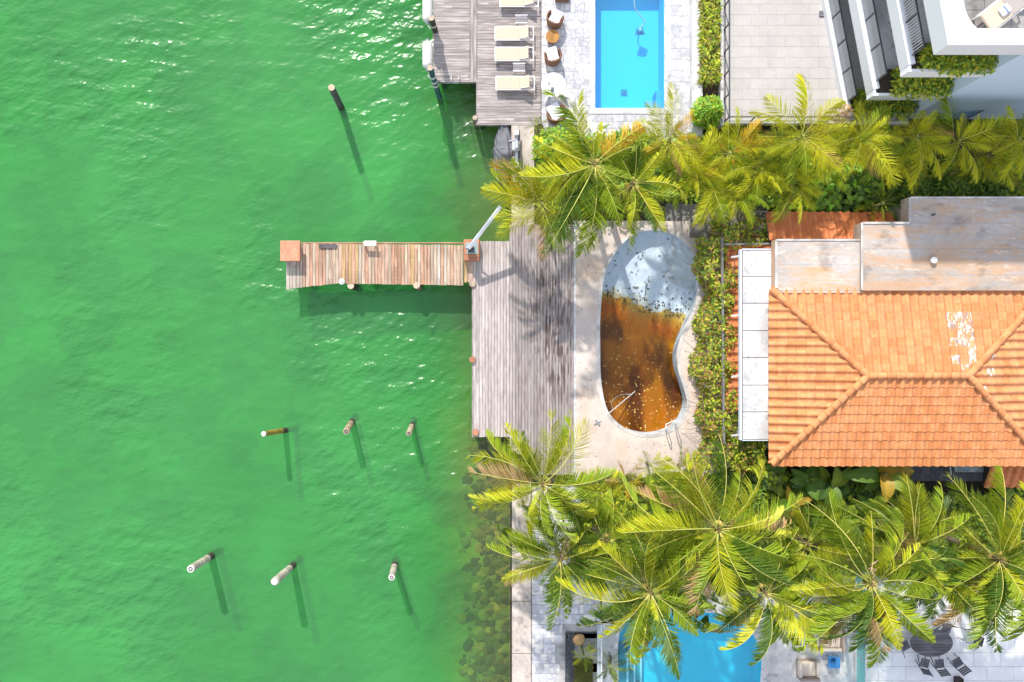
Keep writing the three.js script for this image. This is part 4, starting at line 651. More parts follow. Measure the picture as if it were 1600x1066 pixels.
// pilings standing free in the water
{
  const mk2 = (label, top, foot, hgt, r, m, o = {}) => {
    const f = P(...foot, 0), t = P(...top, hgt), g = thing('mooring_piling', label, 'piling', f, 0, 'old mooring pilings standing in the water');
    const d = t.clone().sub(f), bot = f.clone().addScaledVector(d, -1.9 / hgt), a = f.clone().addScaledVector(d, 0.2);
    wpart('weedy_foot', tube([bot, f, a], r * 1.04, r * 1.05, 16), M.pileDark, g); wpart('shaft', tube([a, a.clone().lerp(t, .5), t], r * 1.0, r * (o.taper ?? .96), 16), m, g);
    const n = d.clone().normalize(), q = new THREE.Quaternion().setFromUnitVectors(V(0, 1, 0), n), c = new THREE.CylinderGeometry(r * .93, r * .97, .04, 18); c.applyQuaternion(q); c.translate(t.x + n.x * .02, t.y + n.y * .02, t.z + n.z * .02); wpart('piling_top', uvw(c), o.topM ?? M.pileTop, g);
    for (const [k, hh] of o.bands ?? []) { const p = f.clone().lerp(t, k), b = tube([p, p.clone().addScaledVector(n, hh)], r * 1.09, r * 1.09, 16); wpart('band', b, M.iron, g); }
    if (o.hole) { const c2 = new THREE.TorusGeometry(r * .45, r * .12, 6, 16); c2.rotateX(Math.PI / 2); c2.applyQuaternion(q); c2.translate(t.x + n.x * .05, t.y + .05, t.z + n.z * .05); wpart('top_ring', c2, M.pileDark, g); }
    return g;
  };
  const yellow = mat([0.48, 0.36, 0.05], { map: GRAIN }), grey = mat([0.14, 0.14, 0.15], { map: GRAIN }), sand = mat([0.55, 0.44, 0.30], { map: GRAIN }), pale = mat([0.78, 0.70, 0.64], { map: GRAIN, roughness: .6 });
  mk2('dark tall piling with black bands and pale top, alone north of the pier', [518, 137], [533, 168], 2.9, .165, grey, { bands: [[.45, .1], [.75, .06]], topM: mat([0.72, 0.56, 0.40], { map: SPOTS }) });
  mk2('slanting yellow brown piling, nearest to the west in the row below the pier', [412, 678], [446, 672.5], 2.2, .14, yellow, { taper: .9, topM: M.pvc });
  mk2('short yellowish piling with a weathered top, middle of the row below the pier', [541, 674], [550, 659], 1.7, .16, sand, { taper: 1.05, hole: true });
  mk2('slim pale piling with a ring on top, nearest to the wooden deck', [639, 677], [644, 664], 1.5, .145, mat([0.66, 0.58, 0.42], { map: GRAIN }), { hole: true });
  mk2('thick white capped piling leaning west, leftmost in the front row', [298, 889], [330, 869], 2.5, .185, pale, { hole: true, taper: 1.0, topM: M.pvc });
  mk2('piling with a bright white broken top, middle of the front row', [429, 909], [458, 883], 2.6, .165, mat([0.74, 0.69, 0.60], { map: GRAIN }), { taper: 1.2, topM: M.white });
  mk2('stubby white piling with a dark ring, rightmost in the front row', [612, 902], [617, 882], 2.1, .165, pale, { hole: true, topM: M.pvc });
  // dock pilings with white fenders
  const teal = mat([0.05, 0.20, 0.20], { map: GRAIN });
  for (const [i, [tx, ty, fx, fy, gx0, gy0, gx1, gy1]] of [[674, 28, 683, 58, 668, -6, 668, 36], [672, 106, 686, 150, 668, 64, 668, 108]].entries()) {
    const top = P(tx, ty, 3.4), foot = P(fx, fy, 0), g = thing('dock_piling', ['dark teal dock piling at the end of the upper white fender', 'dark teal dock piling with white stripes below the lower white fender'][i], 'piling', foot);
    const d = foot.clone().sub(top); wpart('shaft', tube([foot.clone().addScaledVector(d, .6), foot, top], .15, .14, 16), i ? teal : M.pileDark, g);
    wpart('piling_top', new THREE.CylinderGeometry(.14, .14, .03, 16).translate(top.x, top.y + .016, top.z), M.pileTop, g);
    for (const k of i ? [.25, .42, .55] : [.3]) { const p = top.clone().lerp(foot, k); wpart('stripe', tube([p, top.clone().lerp(foot, k + .05)], .158, .158, 16), M.pvc, g); }
    const a = P(gx0, gy0, 2.6), b = P(gx1, gy1, 2.6), f = thing('boat_fender', ['white cylindrical boat fender by the dock edge at the top of the frame', 'white cylindrical boat fender standing whole beside the dock edge'][i], 'fender', a.clone().lerp(b, .5));
    const L = a.distanceTo(b), cg = new THREE.CapsuleGeometry(.25, L - .5, 8, 24); cg.rotateX(Math.PI / 2); cg.translate((a.x + b.x) / 2, 2.6, (a.z + b.z) / 2); wpart('body', cg, M.pvc, f);
    for (const e of [a, b]) wpart('end_cap', new THREE.CylinderGeometry(.07, .09, .1, 12).rotateX(Math.PI / 2).translate(e.x, 2.6, e.z + (e === a ? -.03 : .03)), M.grey, f);
    wpart('rope', tube([V(b.x, 2.6, b.z + .05), V(b.x + .07, 2.62, b.z + .2), V(top.x - .1, 2.9, top.z + .3)], .02), M.white, f);
  }
}
// ---------------------------------------------------------------- furniture on the north dock and pool terrace
{
  const h = 1.205, sling = mat([0.66, 0.55, 0.41], { map: tex(128, 128, (u, v) => 0.88 + 0.12 * fbm(u, v, 32, 2, 421), [.4, .4]), roughness: .9 }), fr = mat([0.82, 0.81, 0.80], { roughness: .4 });
  const L = 1.95, W = .66, lo = thing('sun_lounger', 'tan sun lounger at the top edge of the frame, partly cut off', 'sun lounger', P(811, 4, h), 0, 'sun loungers on the boat dock');
  const T = .34, sx = .42;                                       // seat height, hinge
  const bk = V(.88, T + .34, 0);
  for (const s of [-1, 1]) { part('side_rail', box(-L / 2, L / 2, T - .05, T, s * W / 2 - .025, s * W / 2 + .025, .008), fr, lo); }
  for (const x of [-L / 2 + .025, L / 2 - .025]) part('end_rail', box(x - .025, x + .025, T - .05, T, -W / 2 + .027, W / 2 - .027), fr, lo);
  for (const x of [-L / 2 + .05, L / 2 - .12]) for (const s of [-1, 1]) part('leg', bar(V(x, T - .05, s * (W / 2)), V(x, 0, s * (W / 2 + .015)), .022), fr, lo);
  part('seat', box(-L / 2 + .05, sx - .2, T - .02, T + .012, -W / 2 + .03, W / 2 - .03, .01), sling, lo);
  const b0 = V(sx - .19, T, 0); part('backrest', beam(b0, V(.70, T + .30, 0), W - .08, .03), sling, lo);
  for (const s of [-1, 1]) part('backrest_tube', bar(V(b0.x, T, s * (W / 2 - .05)), V(.71, T + .31, s * (W / 2 - .05)), .016), fr, lo);
  part('backrest_prop', bar(V(.56, T + .19, .2), V(.80, T - .03, .2), .012), fr, lo);
  copyOf(lo, 'tan sun lounger second from the top, just under a side table', P(803.5, 56, h)); copyOf(lo, 'tan sun lounger third from the top, just above a side table', P(803.5, 88, h)); copyOf(lo, 'tan sun lounger nearest the south end of the boat dock', P(805, 133, h));
  const ta = thing('side_table', 'small grey topped side table between the two upper loungers', 'side table', P(814.5, 35, h), 0, 'side tables between loungers');
  part('table_top', box(-.29, .29, .40, .43, -.17, .17, .01), mat([0.42, 0.41, 0.44], { map: GRAIN }), ta);
  for (const s of [-1, 1]) { part('edge_strip', box(-.31, .31, .39, .445, s * .19 - .018, s * .19 + .018), fr, ta); for (const x of [-.27, .27]) part('leg', bar(V(x, .39, s * .18), V(x, 0, s * .18), .018), fr, ta); }
  copyOf(ta, 'small grey topped side table beside the lowest lounger', P(811, 109.5, h));
  // wicker armchairs
  const wick = mat([0.40, 0.20, 0.11], { map: tex(128, 128, (u, v) => 0.65 + 0.35 * Math.abs(Math.sin(u * 40) * Math.sin(v * 40 + (Math.sin(u * 40) > 0 ? 1.5 : 0))), [.5, .5]), roughness: .8 }), cush = mat([0.80, 0.80, 0.83], { roughness: .95 });
  const g1 = 1.255, ch = thing('wicker_armchair', 'wicker armchair with grey seat cushion, north of the orange stool', 'armchair', P(867, 33, g1), rad(-25));
  const shell = []; for (let i = 0; i <= 20; i++) { const t = rad(-30 + 240 * i / 20); shell.push([t, .40 + .03 * Math.sin(t)]); }
  { const pos = [], idx = []; const hh = (t) => .55 + .22 * Math.max(0, Math.sin(t)); for (const [t, r] of shell) for (const [dr, y] of [[.0, 0], [.04, hh(t)], [-.03, hh(t) + .01], [-.07, .25]]) pos.push(Math.cos(t) * (r + dr), y, Math.sin(t) * (r + dr)); for (let i = 0; i < 20; i++) for (let k = 0; k < 3; k++) { const a = i * 4 + k; idx.push(a, a + 4, a + 1, a + 1, a + 4, a + 5); } part('shell', uvw(mk(pos, null, null, idx)), wick, ch); }
  part('base', new THREE.CylinderGeometry(.36, .33, .28, 24).translate(0, .15, 0), wick, ch);
  part('seat_cushion', new RoundedBoxGeometry(.56, .14, .62, 3, .05).translate(0, .36, -.10), cush, ch); part('back_cushion', new RoundedBoxGeometry(.5, .34, .13, 3, .05).rotateX(.25).translate(0, .52, .25), cush, ch);
  copyOf(ch, 'wicker armchair with white cushion, between orange stool and round white table', P(863, 91, g1), rad(15));
  const c3 = copyOf(ch, 'wide wicker armchair with white cushion, below the round white table beside the palms', P(868, 180, g1), rad(30)); c3.scale.set(1.15, 1, 1.15);
  const ot = thing('round_stool', 'round orange topped wooden stool between two wicker armchairs', 'stool', P(862.5, 62, g1));
  part('stool_top', new THREE.CylinderGeometry(.33, .33, .07, 28).translate(0, .42, 0), mat([0.72, 0.34, 0.06], { map: GRAIN, roughness: .6 }), ot); part('stool_body', new THREE.CylinderGeometry(.29, .24, .39, 24).translate(0, .195, 0), wick, ot);
  const rt = thing('round_table', 'large round white table with a lantern on its top', 'table', P(863.5, 140, g1));
  part('table_top', new THREE.CylinderGeometry(.60, .58, .06, 40).translate(0, .72, 0), mat([0.82, 0.82, 0.82], { roughness: .35 }), rt); part('pedestal', new THREE.LatheGeometry([[.01, 0], [.34, 0], [.33, .05], [.12, .12], [.08, .4], [.16, .69]].map((p) => new THREE.Vector2(...p)), 24), M.white, rt);
  const ln = thing('table_lantern', 'small grey glass lantern standing on the round white table', 'lantern', P(863, 140, g1 + .75));
  part('base', box(-.08, .08, 0, .03, -.08, .08), M.grey, ln); part('pane', box(-.07, .07, .03, .24, -.07, .07), mat([.6, .66, .7], { transmission: .6, roughness: .1 }), ln); part('roof', new THREE.ConeGeometry(.11, .1, 4).rotateY(.78).translate(0, .29, 0), M.grey, ln);
  const cp = thing('cup', 'small dark cup on the round white table', 'cup', P(857.5, 130, g1 + .75)); part('body', new THREE.CylinderGeometry(.045, .035, .09, 14).translate(0, .045, 0), M.grey, cp); part('handle', new THREE.TorusGeometry(.025, .008, 6, 12).translate(.055, .05, 0), M.grey, cp);
  const bn = thing('wicker_bench', 'wicker seat with pale cushion cut off by the top of the frame', 'seat', P(878, -5, g1)); part('base', new RoundedBoxGeometry(.7, .34, .6, 2, .04).translate(0, .17, 0), wick, bn); part('cushion', new RoundedBoxGeometry(.64, .12, .54, 2, .05).translate(0, .39, 0), cush, bn);
  // lounge chair up on the roof terrace
  const y = 11.16 - .82, rl = thing('roof_lounge_chair', 'cream lounge chair on the roof terrace of the white building', 'lounge chair', P(1562, 20, y + .3), rad(38)); rl.position.y = y; 
  for (const s of [-1, 1]) { part('side_rail', box(-.8, .8, .3, .36, s * .42 - .03, s * .42 + .03, .01), fr, rl); for (const x of [-.76, .76]) part('leg', box(x - .03, x + .03, 0, .3, s * .42 - .028, s * .42 + .028), fr, rl); }
  part('seat_cushion', new RoundedBoxGeometry(1.0, .14, .78, 2, .05).translate(-.26, .42, 0), sling, rl); const bc = new RoundedBoxGeometry(.75, .14, .78, 2, .05); bc.rotateZ(.6); bc.translate(.50, .60, 0); part('back_cushion', bc, mat([0.5, 0.44, 0.38]), rl);
  const pl = thing('blue_pillow', 'blue and white pillow lying on the roof lounge chair', 'pillow', V(rl.position.x + .05, y + .56, rl.position.z - .0), rad(38)); part('pillow_body', new RoundedBoxGeometry(.42, .14, .34, 3, .07), mat([.8, .82, .86]), pl); part('pillow_band', new RoundedBoxGeometry(.16, .146, .346, 3, .07), mat([.06, .16, .42]), pl);
}
// covered watercraft on its lift
{
  const p = P(789, 240, 1.3), tarp = mat([0.13, 0.13, 0.145], { roughness: .7, bumpMap: FINE, bumpScale: .004 }), jc = thing('covered_watercraft', 'small watercraft under a creased dark grey cover moored by the seawall', 'boat', V(p.x, .2, p.z));
  const nu = 56, nv = 40, pos = [], idx = [];
  for (let i = 0; i <= nu; i++) { const t = i / nu, z = (t - .5) * 3.0, w = .62 * Math.pow(Math.sin(Math.PI * (.06 + .90 * Math.min(1, t * 1.02))), .55) * (1 - .25 * t), top = .95 + .42 * Math.exp(-(((t - .52) / .16) ** 2)) - .22 * Math.max(0, t - .6) * 2 + .10 * Math.exp(-(((t - .28) / .1) ** 2));
    for (let k = 0; k <= nv; k++) { const a = Math.PI * k / nv, c = Math.cos(a), s = Math.sin(a), fold = .05 * Math.sin(z * 9 + 5 * Math.sin(a * 3 + z * 2)) * (0.3 + vn(t * 9 + 3, k / 6 + 3, 99, 7)) + .035 * Math.sin(a * 11 + z * 4); const rw = Math.sign(c) * Math.pow(Math.abs(c), .7); pos.push(rw * w * (1 + fold * .6) - .04, .05 + (top - .05) * Math.pow(s, .62) + fold * s, z); } }
  for (let i = 0; i < nu; i++) for (let k = 0; k < nv; k++) { const a = i * (nv + 1) + k; idx.push(a, a + nv + 1, a + 1, a + 1, a + nv + 1, a + nv + 2); }
  part('cover', uvw(mk(pos, null, null, idx)), tarp, jc);
  part('hull', (() => { const g = new THREE.SphereGeometry(1, 24, 12); g.scale(.6, .4, 1.5); return g; })(), mat([.5, .5, .52], { roughness: .3 }), jc);
  part('strap', tube(Array.from({ length: 21 }, (_, k) => { const a = Math.PI * k / 20; return V(Math.cos(a) * .64 - .04, .05 + Math.pow(Math.sin(a), .62) * 1.2, -.25); }), .018), M.grey, jc);
  const q = P(807, 234, 1.3), lf = thing('boat_lift', 'light grey metal boat lift arm between the covered watercraft and the seawall', 'lift', V(q.x, 0, q.z));
  for (const z of [-.75, .85]) { part('post', box(-.09, .09, -2, 1.7, z - .09, z + .09, .01), M.steel, lf); part('post_cap', box(-.12, .12, 1.7, 1.76, z - .12, z + .12), M.paint, lf); }
  part('beam', box(-.06, .06, 1.25, 1.45, -.66, .76), M.steel, lf); part('gear_box', box(-.22, .16, 1.45, 1.75, -.3, .12, .03), M.paint, lf); part('motor', new THREE.CylinderGeometry(.11, .11, .36, 14).rotateX(Math.PI / 2).translate(.02, 1.9, -.1), M.steel, lf); for (const z of [-.5, .35, .6]) part('arm', bar(V(0, 1.35, z), V(-.55, 1.15, z + .1), .04), M.steel, lf); part('drive_pipe', bar(V(.14, 1.55, -.9), V(.14, 1.55, .95), .035), M.iron, lf);
}
// ---------------------------------------------------------------- things on the patios to the south
{
  const h = 1.2, gl = mat([0.80, 0.92, 0.95], { transmission: .75, roughness: .05 }), teal = mat([0.35, 0.80, 0.78], { transmission: .5, roughness: .06 });
  const fence = (label, x0, y0, y1, m, ww, tone) => { const a = P(x0, y0, h), b = P(x0, y1, h), t = thing('glass_railing', label, 'railing', a), n = Math.round(a.distanceTo(b) / 1.5); for (let i = 0; i < n; i++) { const z0 = a.z + (b.z - a.z) * i / n, z1 = a.z + (b.z - a.z) * (i + 1) / n; wpart('pane', box(a.x - .008, a.x + .008, h + .12, h + 1.1, z0 + .04, z1 - .04), m, t); wpart('post', box(a.x - .025, a.x + .025, h, h + 1.1, z0 - .025, z0 + .025), M.steel, t); } wpart('base_rail', box(a.x - ww, a.x + ww, h - .05, h + .11, a.z, b.z), tone, t); wpart('top_rail', box(a.x - .03, a.x + .03, h + 1.105, h + 1.14, a.z, b.z), M.paint, t); return t; };
  fence('clear glass railing on a white kerb beside the pebble planter', 936, 958, 1120, gl, .1, M.paint);
  fence('teal tinted glass railing between the two southern patios', 1337.5, 870, 1120, teal, .07, M.paint);
  { const st = structure('patio_step'); wpart('water_channel', pbox(1341, 870, 1350.5, 1130, G0, h - .02), mat([0.20, 0.55, 0.52], { map: SPOTS }), st); wpart('kerb_strip', pbox(1335.2, 870, 1337, 1130, G0, h + .03), M.white, st); }
  const cream = mat([0.66, 0.56, 0.45], { roughness: .95 }), taupe = mat([0.34, 0.27, 0.23], { roughness: .9 });
  const cube = (label, x, y, w, d, deg) => { const t = thing('patio_armchair', label, 'armchair', P(x, y, h), rad(deg), 'cube armchairs by the round pool'); part('base', box(-w / 2, w / 2, .04, .26, -d / 2, d / 2, .02), taupe, t); part('backrest', box(-w / 2, w / 2, .262, .68, -d / 2, -d / 2 + .14, .03), taupe, t); for (const s of [-1, 1]) part('arm', box(s * w / 2 - (s > 0 ? .14 : 0), s * w / 2 + (s > 0 ? 0 : .14), .262, .58, -d / 2 + .145, d / 2, .03), mat([0.62, 0.55, 0.47]), t); part('seat_cushion', new RoundedBoxGeometry(w - .3, .16, d - .18, 2, .05).translate(0, .35, .07), cream, t); return t; };
  cube('brown cube armchair with cream seat, east of the pool under palm fronds', 1296, 997, .95, 1.1, -90); cube('cream cube armchair at the bottom of the frame beside the round pool', 1259, 1043, 1.0, .9, 180);
  const bt = thing('blue_tray_table', 'small blue side table with a round coil on it beside the brown armchair', 'side table', P(1299, 1031, h)); part('table_top', box(-.30, .30, .34, .40, -.28, .28, .03), mat([0.04, 0.24, 0.55], { roughness: .5 }), bt); for (const [x, z] of [[-1, -1], [1, -1], [-1, 1], [1, 1]]) part('leg', bar(V(x * .24, .34, z * .22), V(x * .26, 0, z * .24), .02), mat([.04, .2, .45]), bt);
  const co = thing('round_coil', 'round dark blue coil lying on the small blue table', 'coil', P(1300, 1030, h + .42)); for (let i = 0; i < 4; i++) part('coil', new THREE.TorusGeometry(.17 - i * .012, .026, 8, 28).rotateX(Math.PI / 2).translate(0, .03 + i * .045, 0), i % 2 ? mat([.03, .14, .34]) : mat([.06, .3, .6]), co);
  // outdoor dining set in the shade
  const tx = P(1456, 1005, h + .75), dt = thing('dining_table', 'oval weathered grey plank dining table on the tiled patio', 'table', V(tx.x, h, tx.z)), dw = [[0.20, 0.20, 0.23], [0.24, 0.23, 0.26], [0.17, 0.17, 0.20]].map((c) => mat(c, { map: GRAIN }));
  const ra = 1.05, rb = .68, nb = 9; for (let i = 0; i < nb; i++) { const z0 = -rb + 2 * rb * i / nb + .006, z1 = -rb + 2 * rb * (i + 1) / nb - .006, o = []; for (let k = 0; k <= 6; k++) { const z = z0 + (z1 - z0) * k / 6; o.push(V(ra * Math.sqrt(Math.max(0, 1 - (z / rb) ** 2)), 0, z)); } const o2 = o.map((p) => V(-p.x, 0, p.z)).reverse(); part('table_plank', slab([...o, ...o2], .71, .75), dw[i % 3], dt); }
  part('batten', merge([-.5, .5].map((x) => box(x - .05, x + .05, .66, .705, -.5, .5))), dw[2], dt); for (const [x, z] of [[-.6, -.3], [.6, -.3], [-.6, .3], [.6, .3]]) part('leg', box(x - .04, x + .04, 0, .66, z - .04, z + .04), dw[2], dt);
  const slate = mat([0.16, 0.17, 0.21], { map: GRAIN }), chr = thing('folding_chair', 'slate folding chair tucked at the south west side of the oval table', 'chair', P(1438, 1031, h), rad(-14), 'folding chairs round the oval table');
  for (let i = 0; i < 5; i++) part('seat_slat', box(-.22, .22, .43, .45, -.22 + i * .088, -.22 + i * .088 + .075), slate, chr); for (let i = 0; i < 4; i++) part('back_slat', beam(V(0, .55 + i * .11, .25 + i * .035), V(0, .63 + i * .11, .275 + i * .035), .40, .02), slate, chr);
  for (const s of [-1, 1]) { part('rear_leg', beam(V(s * .22, 0, .08), V(s * .22, .98, .40), .03, .03), slate, chr); part('front_leg', beam(V(s * .20, .43, .2), V(s * .20, 0, -.22), .03, .03), slate, chr); } part('white_bar', box(-.2, .2, .452, .47, .20, .235), M.paint, chr);
  for (const [x, y, a, l] of [[1461, 1032, 8, 'slate folding chair tucked at the middle of the south side of the oval table'], [1489, 1030, 32, 'slate folding chair at the south east side of the oval table'], [1407, 1004, -62, 'slate folding chair at the west end of the oval table beneath a frond'], [1471, 979, 160, 'slate folding chair behind the north side of the oval table']]) copyOf(chr, l, P(x, y, h), rad(a));
  const oc = thing('patio_chair', 'pale mesh chair pulled away east of the oval table', 'chair', P(1507, 990, h), rad(75)); part('seat', box(-.25, .25, .42, .45, -.25, .22, .01), mat([.36, .40, .42]), oc); part('backrest', beam(V(0, .48, .24), V(0, .95, .40), .46, .02), slate, oc); for (const s of [-1, 1]) { part('arm', bar(V(s * .27, .62, -.22), V(s * .27, .64, .28), .02), slate, oc); part('leg', bar(V(s * .25, .44, -.22), V(s * .28, 0, -.28), .018), slate, oc); part('leg', bar(V(s * .25, .7, .3), V(s * .28, 0, .36), .018), slate, oc); }
  const sb = thing('planter_pot', 'small dark brown square pot at the bottom edge of the tiled patio', 'pot', P(1495, 1063, h)); part('pot_wall', merge([box(-.16, -.13, 0, .35, -.2, .2), box(.13, .16, 0, .35, -.2, .2), box(-.129, .129, 0, .35, -.2, -.17), box(-.129, .129, 0, .35, .17, .2)]), mat([.07, .045, .045], { map: GRAIN }), sb); part('soil', box(-.128, .128, 0, .29, -.169, .169), M.soil, sb);
}
// ---------------------------------------------------------------- foliage
const leafMats = {};
const LM = (key, c, tr = 0.35) => leafMats[key] ??= mat(c, { vertexColors: true, roughness: 0.5, transmission: tr, thickness: 0, specularIntensity: 0.5 });
// a frond of unit reach along +x: leaflets and midrib as two geometries
function frondGeo(o, seed) {
  const r = rng(seed), N = 16, pts = []; let x = 0, y = 0; const ds = 1 / N;
  for (let i = 0; i <= N; i++) { const s = i / N, th = o.elev - o.droop * Math.pow(s, 1.35); pts.push(V(x, y, o.curl * s * s)); x += Math.cos(th) * ds; y += Math.sin(th) * ds; }
  const k = 1 / pts[N].x; pts.forEach((p) => p.multiplyScalar(k));
  const rib = tube(pts, 0.0062, 0.002, 5), cu = new THREE.CatmullRomCurve3(pts);
  const pos = [], col = [], idx = [];
  for (const side of [-1, 1]) for (let i = 0; i < o.n; i++) {
    const s = 0.13 + 0.865 * (i + r() * 0.7) / o.n; if (r() < o.gaps || (o.tear && vn(s * 13 + 5, side * 3 + 9, 99, seed) < o.tear * (.3 + s))) continue;
    const p = cu.getPoint(s), t = cu.getTangent(s), b = V(0, 0, side).addScaledVector(t, -t.z * side).normalize(), nn = b.clone().cross(t).multiplyScalar(side).normalize(); if (nn.y < 0) nn.negate();
    const prof = Math.pow(Math.sin(Math.PI * (0.16 + 0.79 * s)), 0.75), l = o.len * prof * (0.85 + 0.3 * r()), w = o.wid * (0.8 + 0.4 * r()) * (0.6 + 0.4 * prof);
    const ang = rad(o.a0 + (o.a1 - o.a0) * s) + (r() - .5) * .16, hang = o.hang + (r() - .5) * .35;
    const dir = t.clone().multiplyScalar(Math.cos(ang)).addScaledVector(b, Math.sin(ang) * Math.cos(hang)).addScaledVector(nn, -Math.sin(hang) * Math.sin(ang)).normalize();
    const d2 = dir.clone().add(V(0, -o.sag * (0.6 + 0.8 * r()), 0)).normalize(), wd = t.clone().multiplyScalar(0.75).addScaledVector(nn, 0.55).normalize();
    const q0 = p, q1 = p.clone().addScaledVector(dir, l * .5), q2 = q1.clone().addScaledVector(d2, l * .5), c = pos.length / 3, f = 0.72 + 0.5 * r(), yl = r();
    for (const [q, ww] of [[q0, w * .55], [q1, w]]) { pos.push(q.x - wd.x * ww, q.y - wd.y * ww, q.z - wd.z * ww, q.x + wd.x * ww, q.y + wd.y * ww, q.z + wd.z * ww); }
    pos.push(q2.x, q2.y, q2.z); for (let e = 0; e < 5; e++) col.push(f * (0.92 + 0.25 * yl), f, f * (1 - 0.3 * yl));
    idx.push(c, c + 1, c + 2, c + 2, c + 1, c + 3, c + 2, c + 3, c + 4);
  }
  return [mk(pos, null, null, idx, col), rib];
}
const COCO = Array.from({ length: 14 }, (_, i) => { const q = rng(900 + i), u = i / 13; return frondGeo({ n: 72, len: .25 + .06 * q(), wid: .0096, a0: 60 + 10 * q(), a1: 22 + 10 * q(), elev: .9 - .75 * u, droop: .8 + .9 * q(), hang: -.1 + 1.0 * q(), sag: .35 + .5 * q(), curl: (q() - .5) * .8, gaps: .08, tear: .08 + .24 * q() }, 500 + i); });
const ARECA = [ { elev: 0.95, droop: 1.2, hang: -.25, sag: .25 }, { elev: 0.7, droop: 1.2, hang: -.1, sag: .35 }, { elev: 0.45, droop: 1.1, hang: .1, sag: .4 }, { elev: 0.85, droop: 1.6, hang: .0, sag: .45 } ].map((o, i) => frondGeo({ n: 36, len: .34, wid: .0145, a0: 58, a1: 24, curl: [.06, -.1, .08, 0][i], gaps: .03, ...o }, 540 + i));
const ribM = mat([0.66, 0.58, 0.14], { roughness: .6 }), ribGreen = mat([0.52, 0.54, 0.12], { roughness: .6 });
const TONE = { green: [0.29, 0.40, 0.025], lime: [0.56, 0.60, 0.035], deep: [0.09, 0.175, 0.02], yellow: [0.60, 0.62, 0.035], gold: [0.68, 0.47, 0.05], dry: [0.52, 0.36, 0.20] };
const tipDrop = 0.5;
// palm: crown at a pixel and height, fronds as [angle in the picture, reach in pixels, tone]
function palm(name, label, cx, cy, hc, fronds, o = {}) {
  const c = P(cx, cy, hc), r = rng(o.seed ?? Math.round(cx * 7 + cy)), foot = V(c.x + (o.lean?.[0] ?? (r() - .5)), 1.0, c.z + (o.lean?.[1] ?? (r() - .5)));
  const t = thing(name, label, o.cat ?? 'palm tree', foot, 0, o.group), set = o.areca ? ARECA : COCO, tones = o.tones ?? ['green', 'green', 'lime', 'deep'];
  const rel = c.clone().sub(foot), pts = []; for (let i = 0; i <= 12; i++) { const s = i / 12; pts.push(V(rel.x * s * s, rel.y * s, rel.z * s * s)); }
  const tr = tube(pts, o.areca ? .07 : .17, o.areca ? .05 : .11, 10); part('trunk', tr, M.bark, t);
  part('crownshaft', tube([rel.clone().add(V(0, -.5, 0)), rel.clone().add(V(0, -.1, 0)), rel.clone().add(V(0, .18, 0))], o.areca ? .07 : .15, .05, 10), o.areca ? mat([0.25, 0.32, 0.08]) : mat([0.36, 0.24, 0.12], { map: GRAIN }), t);
  const add = (ang, reach, tone, vi, lift = 0) => {
    const [lg, rb] = set[vi], f = part('frond', lg, LM(tone, TONE[tone]), t); f.position.copy(rel).add(V(Math.cos(ang) * .06, lift, Math.sin(ang) * .06));
    f.scale.set(reach, reach * (0.9 + .2 * r()), reach * (0.9 + .25 * r())); f.rotation.order = 'YXZ'; f.rotation.y = -ang; f.rotation.x = (r() - .5) * (o.areca ? .9 : 1.3);
    part('midrib', rb, tone === 'yellow' || tone === 'gold' || r() < .6 ? ribM : ribGreen, f);
  };
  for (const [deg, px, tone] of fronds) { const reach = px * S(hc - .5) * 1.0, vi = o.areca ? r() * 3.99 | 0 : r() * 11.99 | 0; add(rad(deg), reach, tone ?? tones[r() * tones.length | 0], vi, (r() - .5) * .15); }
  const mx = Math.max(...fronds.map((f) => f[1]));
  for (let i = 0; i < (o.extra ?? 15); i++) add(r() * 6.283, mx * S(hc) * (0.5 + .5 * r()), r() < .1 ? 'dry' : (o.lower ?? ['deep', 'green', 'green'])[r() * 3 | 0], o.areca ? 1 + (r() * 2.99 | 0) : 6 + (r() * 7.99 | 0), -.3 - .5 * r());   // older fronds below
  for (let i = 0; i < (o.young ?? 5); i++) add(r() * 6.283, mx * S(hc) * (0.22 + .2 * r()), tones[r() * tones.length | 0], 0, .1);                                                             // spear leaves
  if (!o.areca && hc > 4) {
    const q = rng(o.seed ?? Math.round(cx * 5 + cy)), nutM = [mat([0.36, 0.38, 0.06], { roughness: .5 }), mat([0.52, 0.36, 0.10], { roughness: .6 })];
    for (let i = 0; i < 7; i++) { const a = q() * 6.283, g = new THREE.SphereGeometry(.12, 10, 8); g.scale(1, 1.2, 1); const m = part('coconut', g, nutM[q() * 2 | 0], t); m.position.copy(rel).add(V(Math.cos(a) * .26, -.18 - .16 * q(), Math.sin(a) * .26)); }
    if (o.flower) { const e = rel.clone().add(V(o.flower[0], .35, o.flower[1])), st = []; for (let i = 0; i < 14; i++) { const k = .3 + .7 * i / 14, b = rel.clone().lerp(e, k); st.push(tube([b, b.clone().add(V((q() - .5) * .5, .12 + .1 * q(), (q() - .5) * .5))], .018, .008, 5)); } st.push(tube([rel, e], .035, .015, 6)); part('flower_stalk', merge(st), mat([0.72, 0.48, 0.38], { roughness: .8 }), t); }
  }
  return t;
}
const ring = (n, len, seed, tone) => { const r = rng(seed); return Array.from({ length: n }, (_, i) => [360 * (i + .7 * r()) / n, len * (0.75 + .45 * r()), tone?.[r() * tone.length | 0]]); };
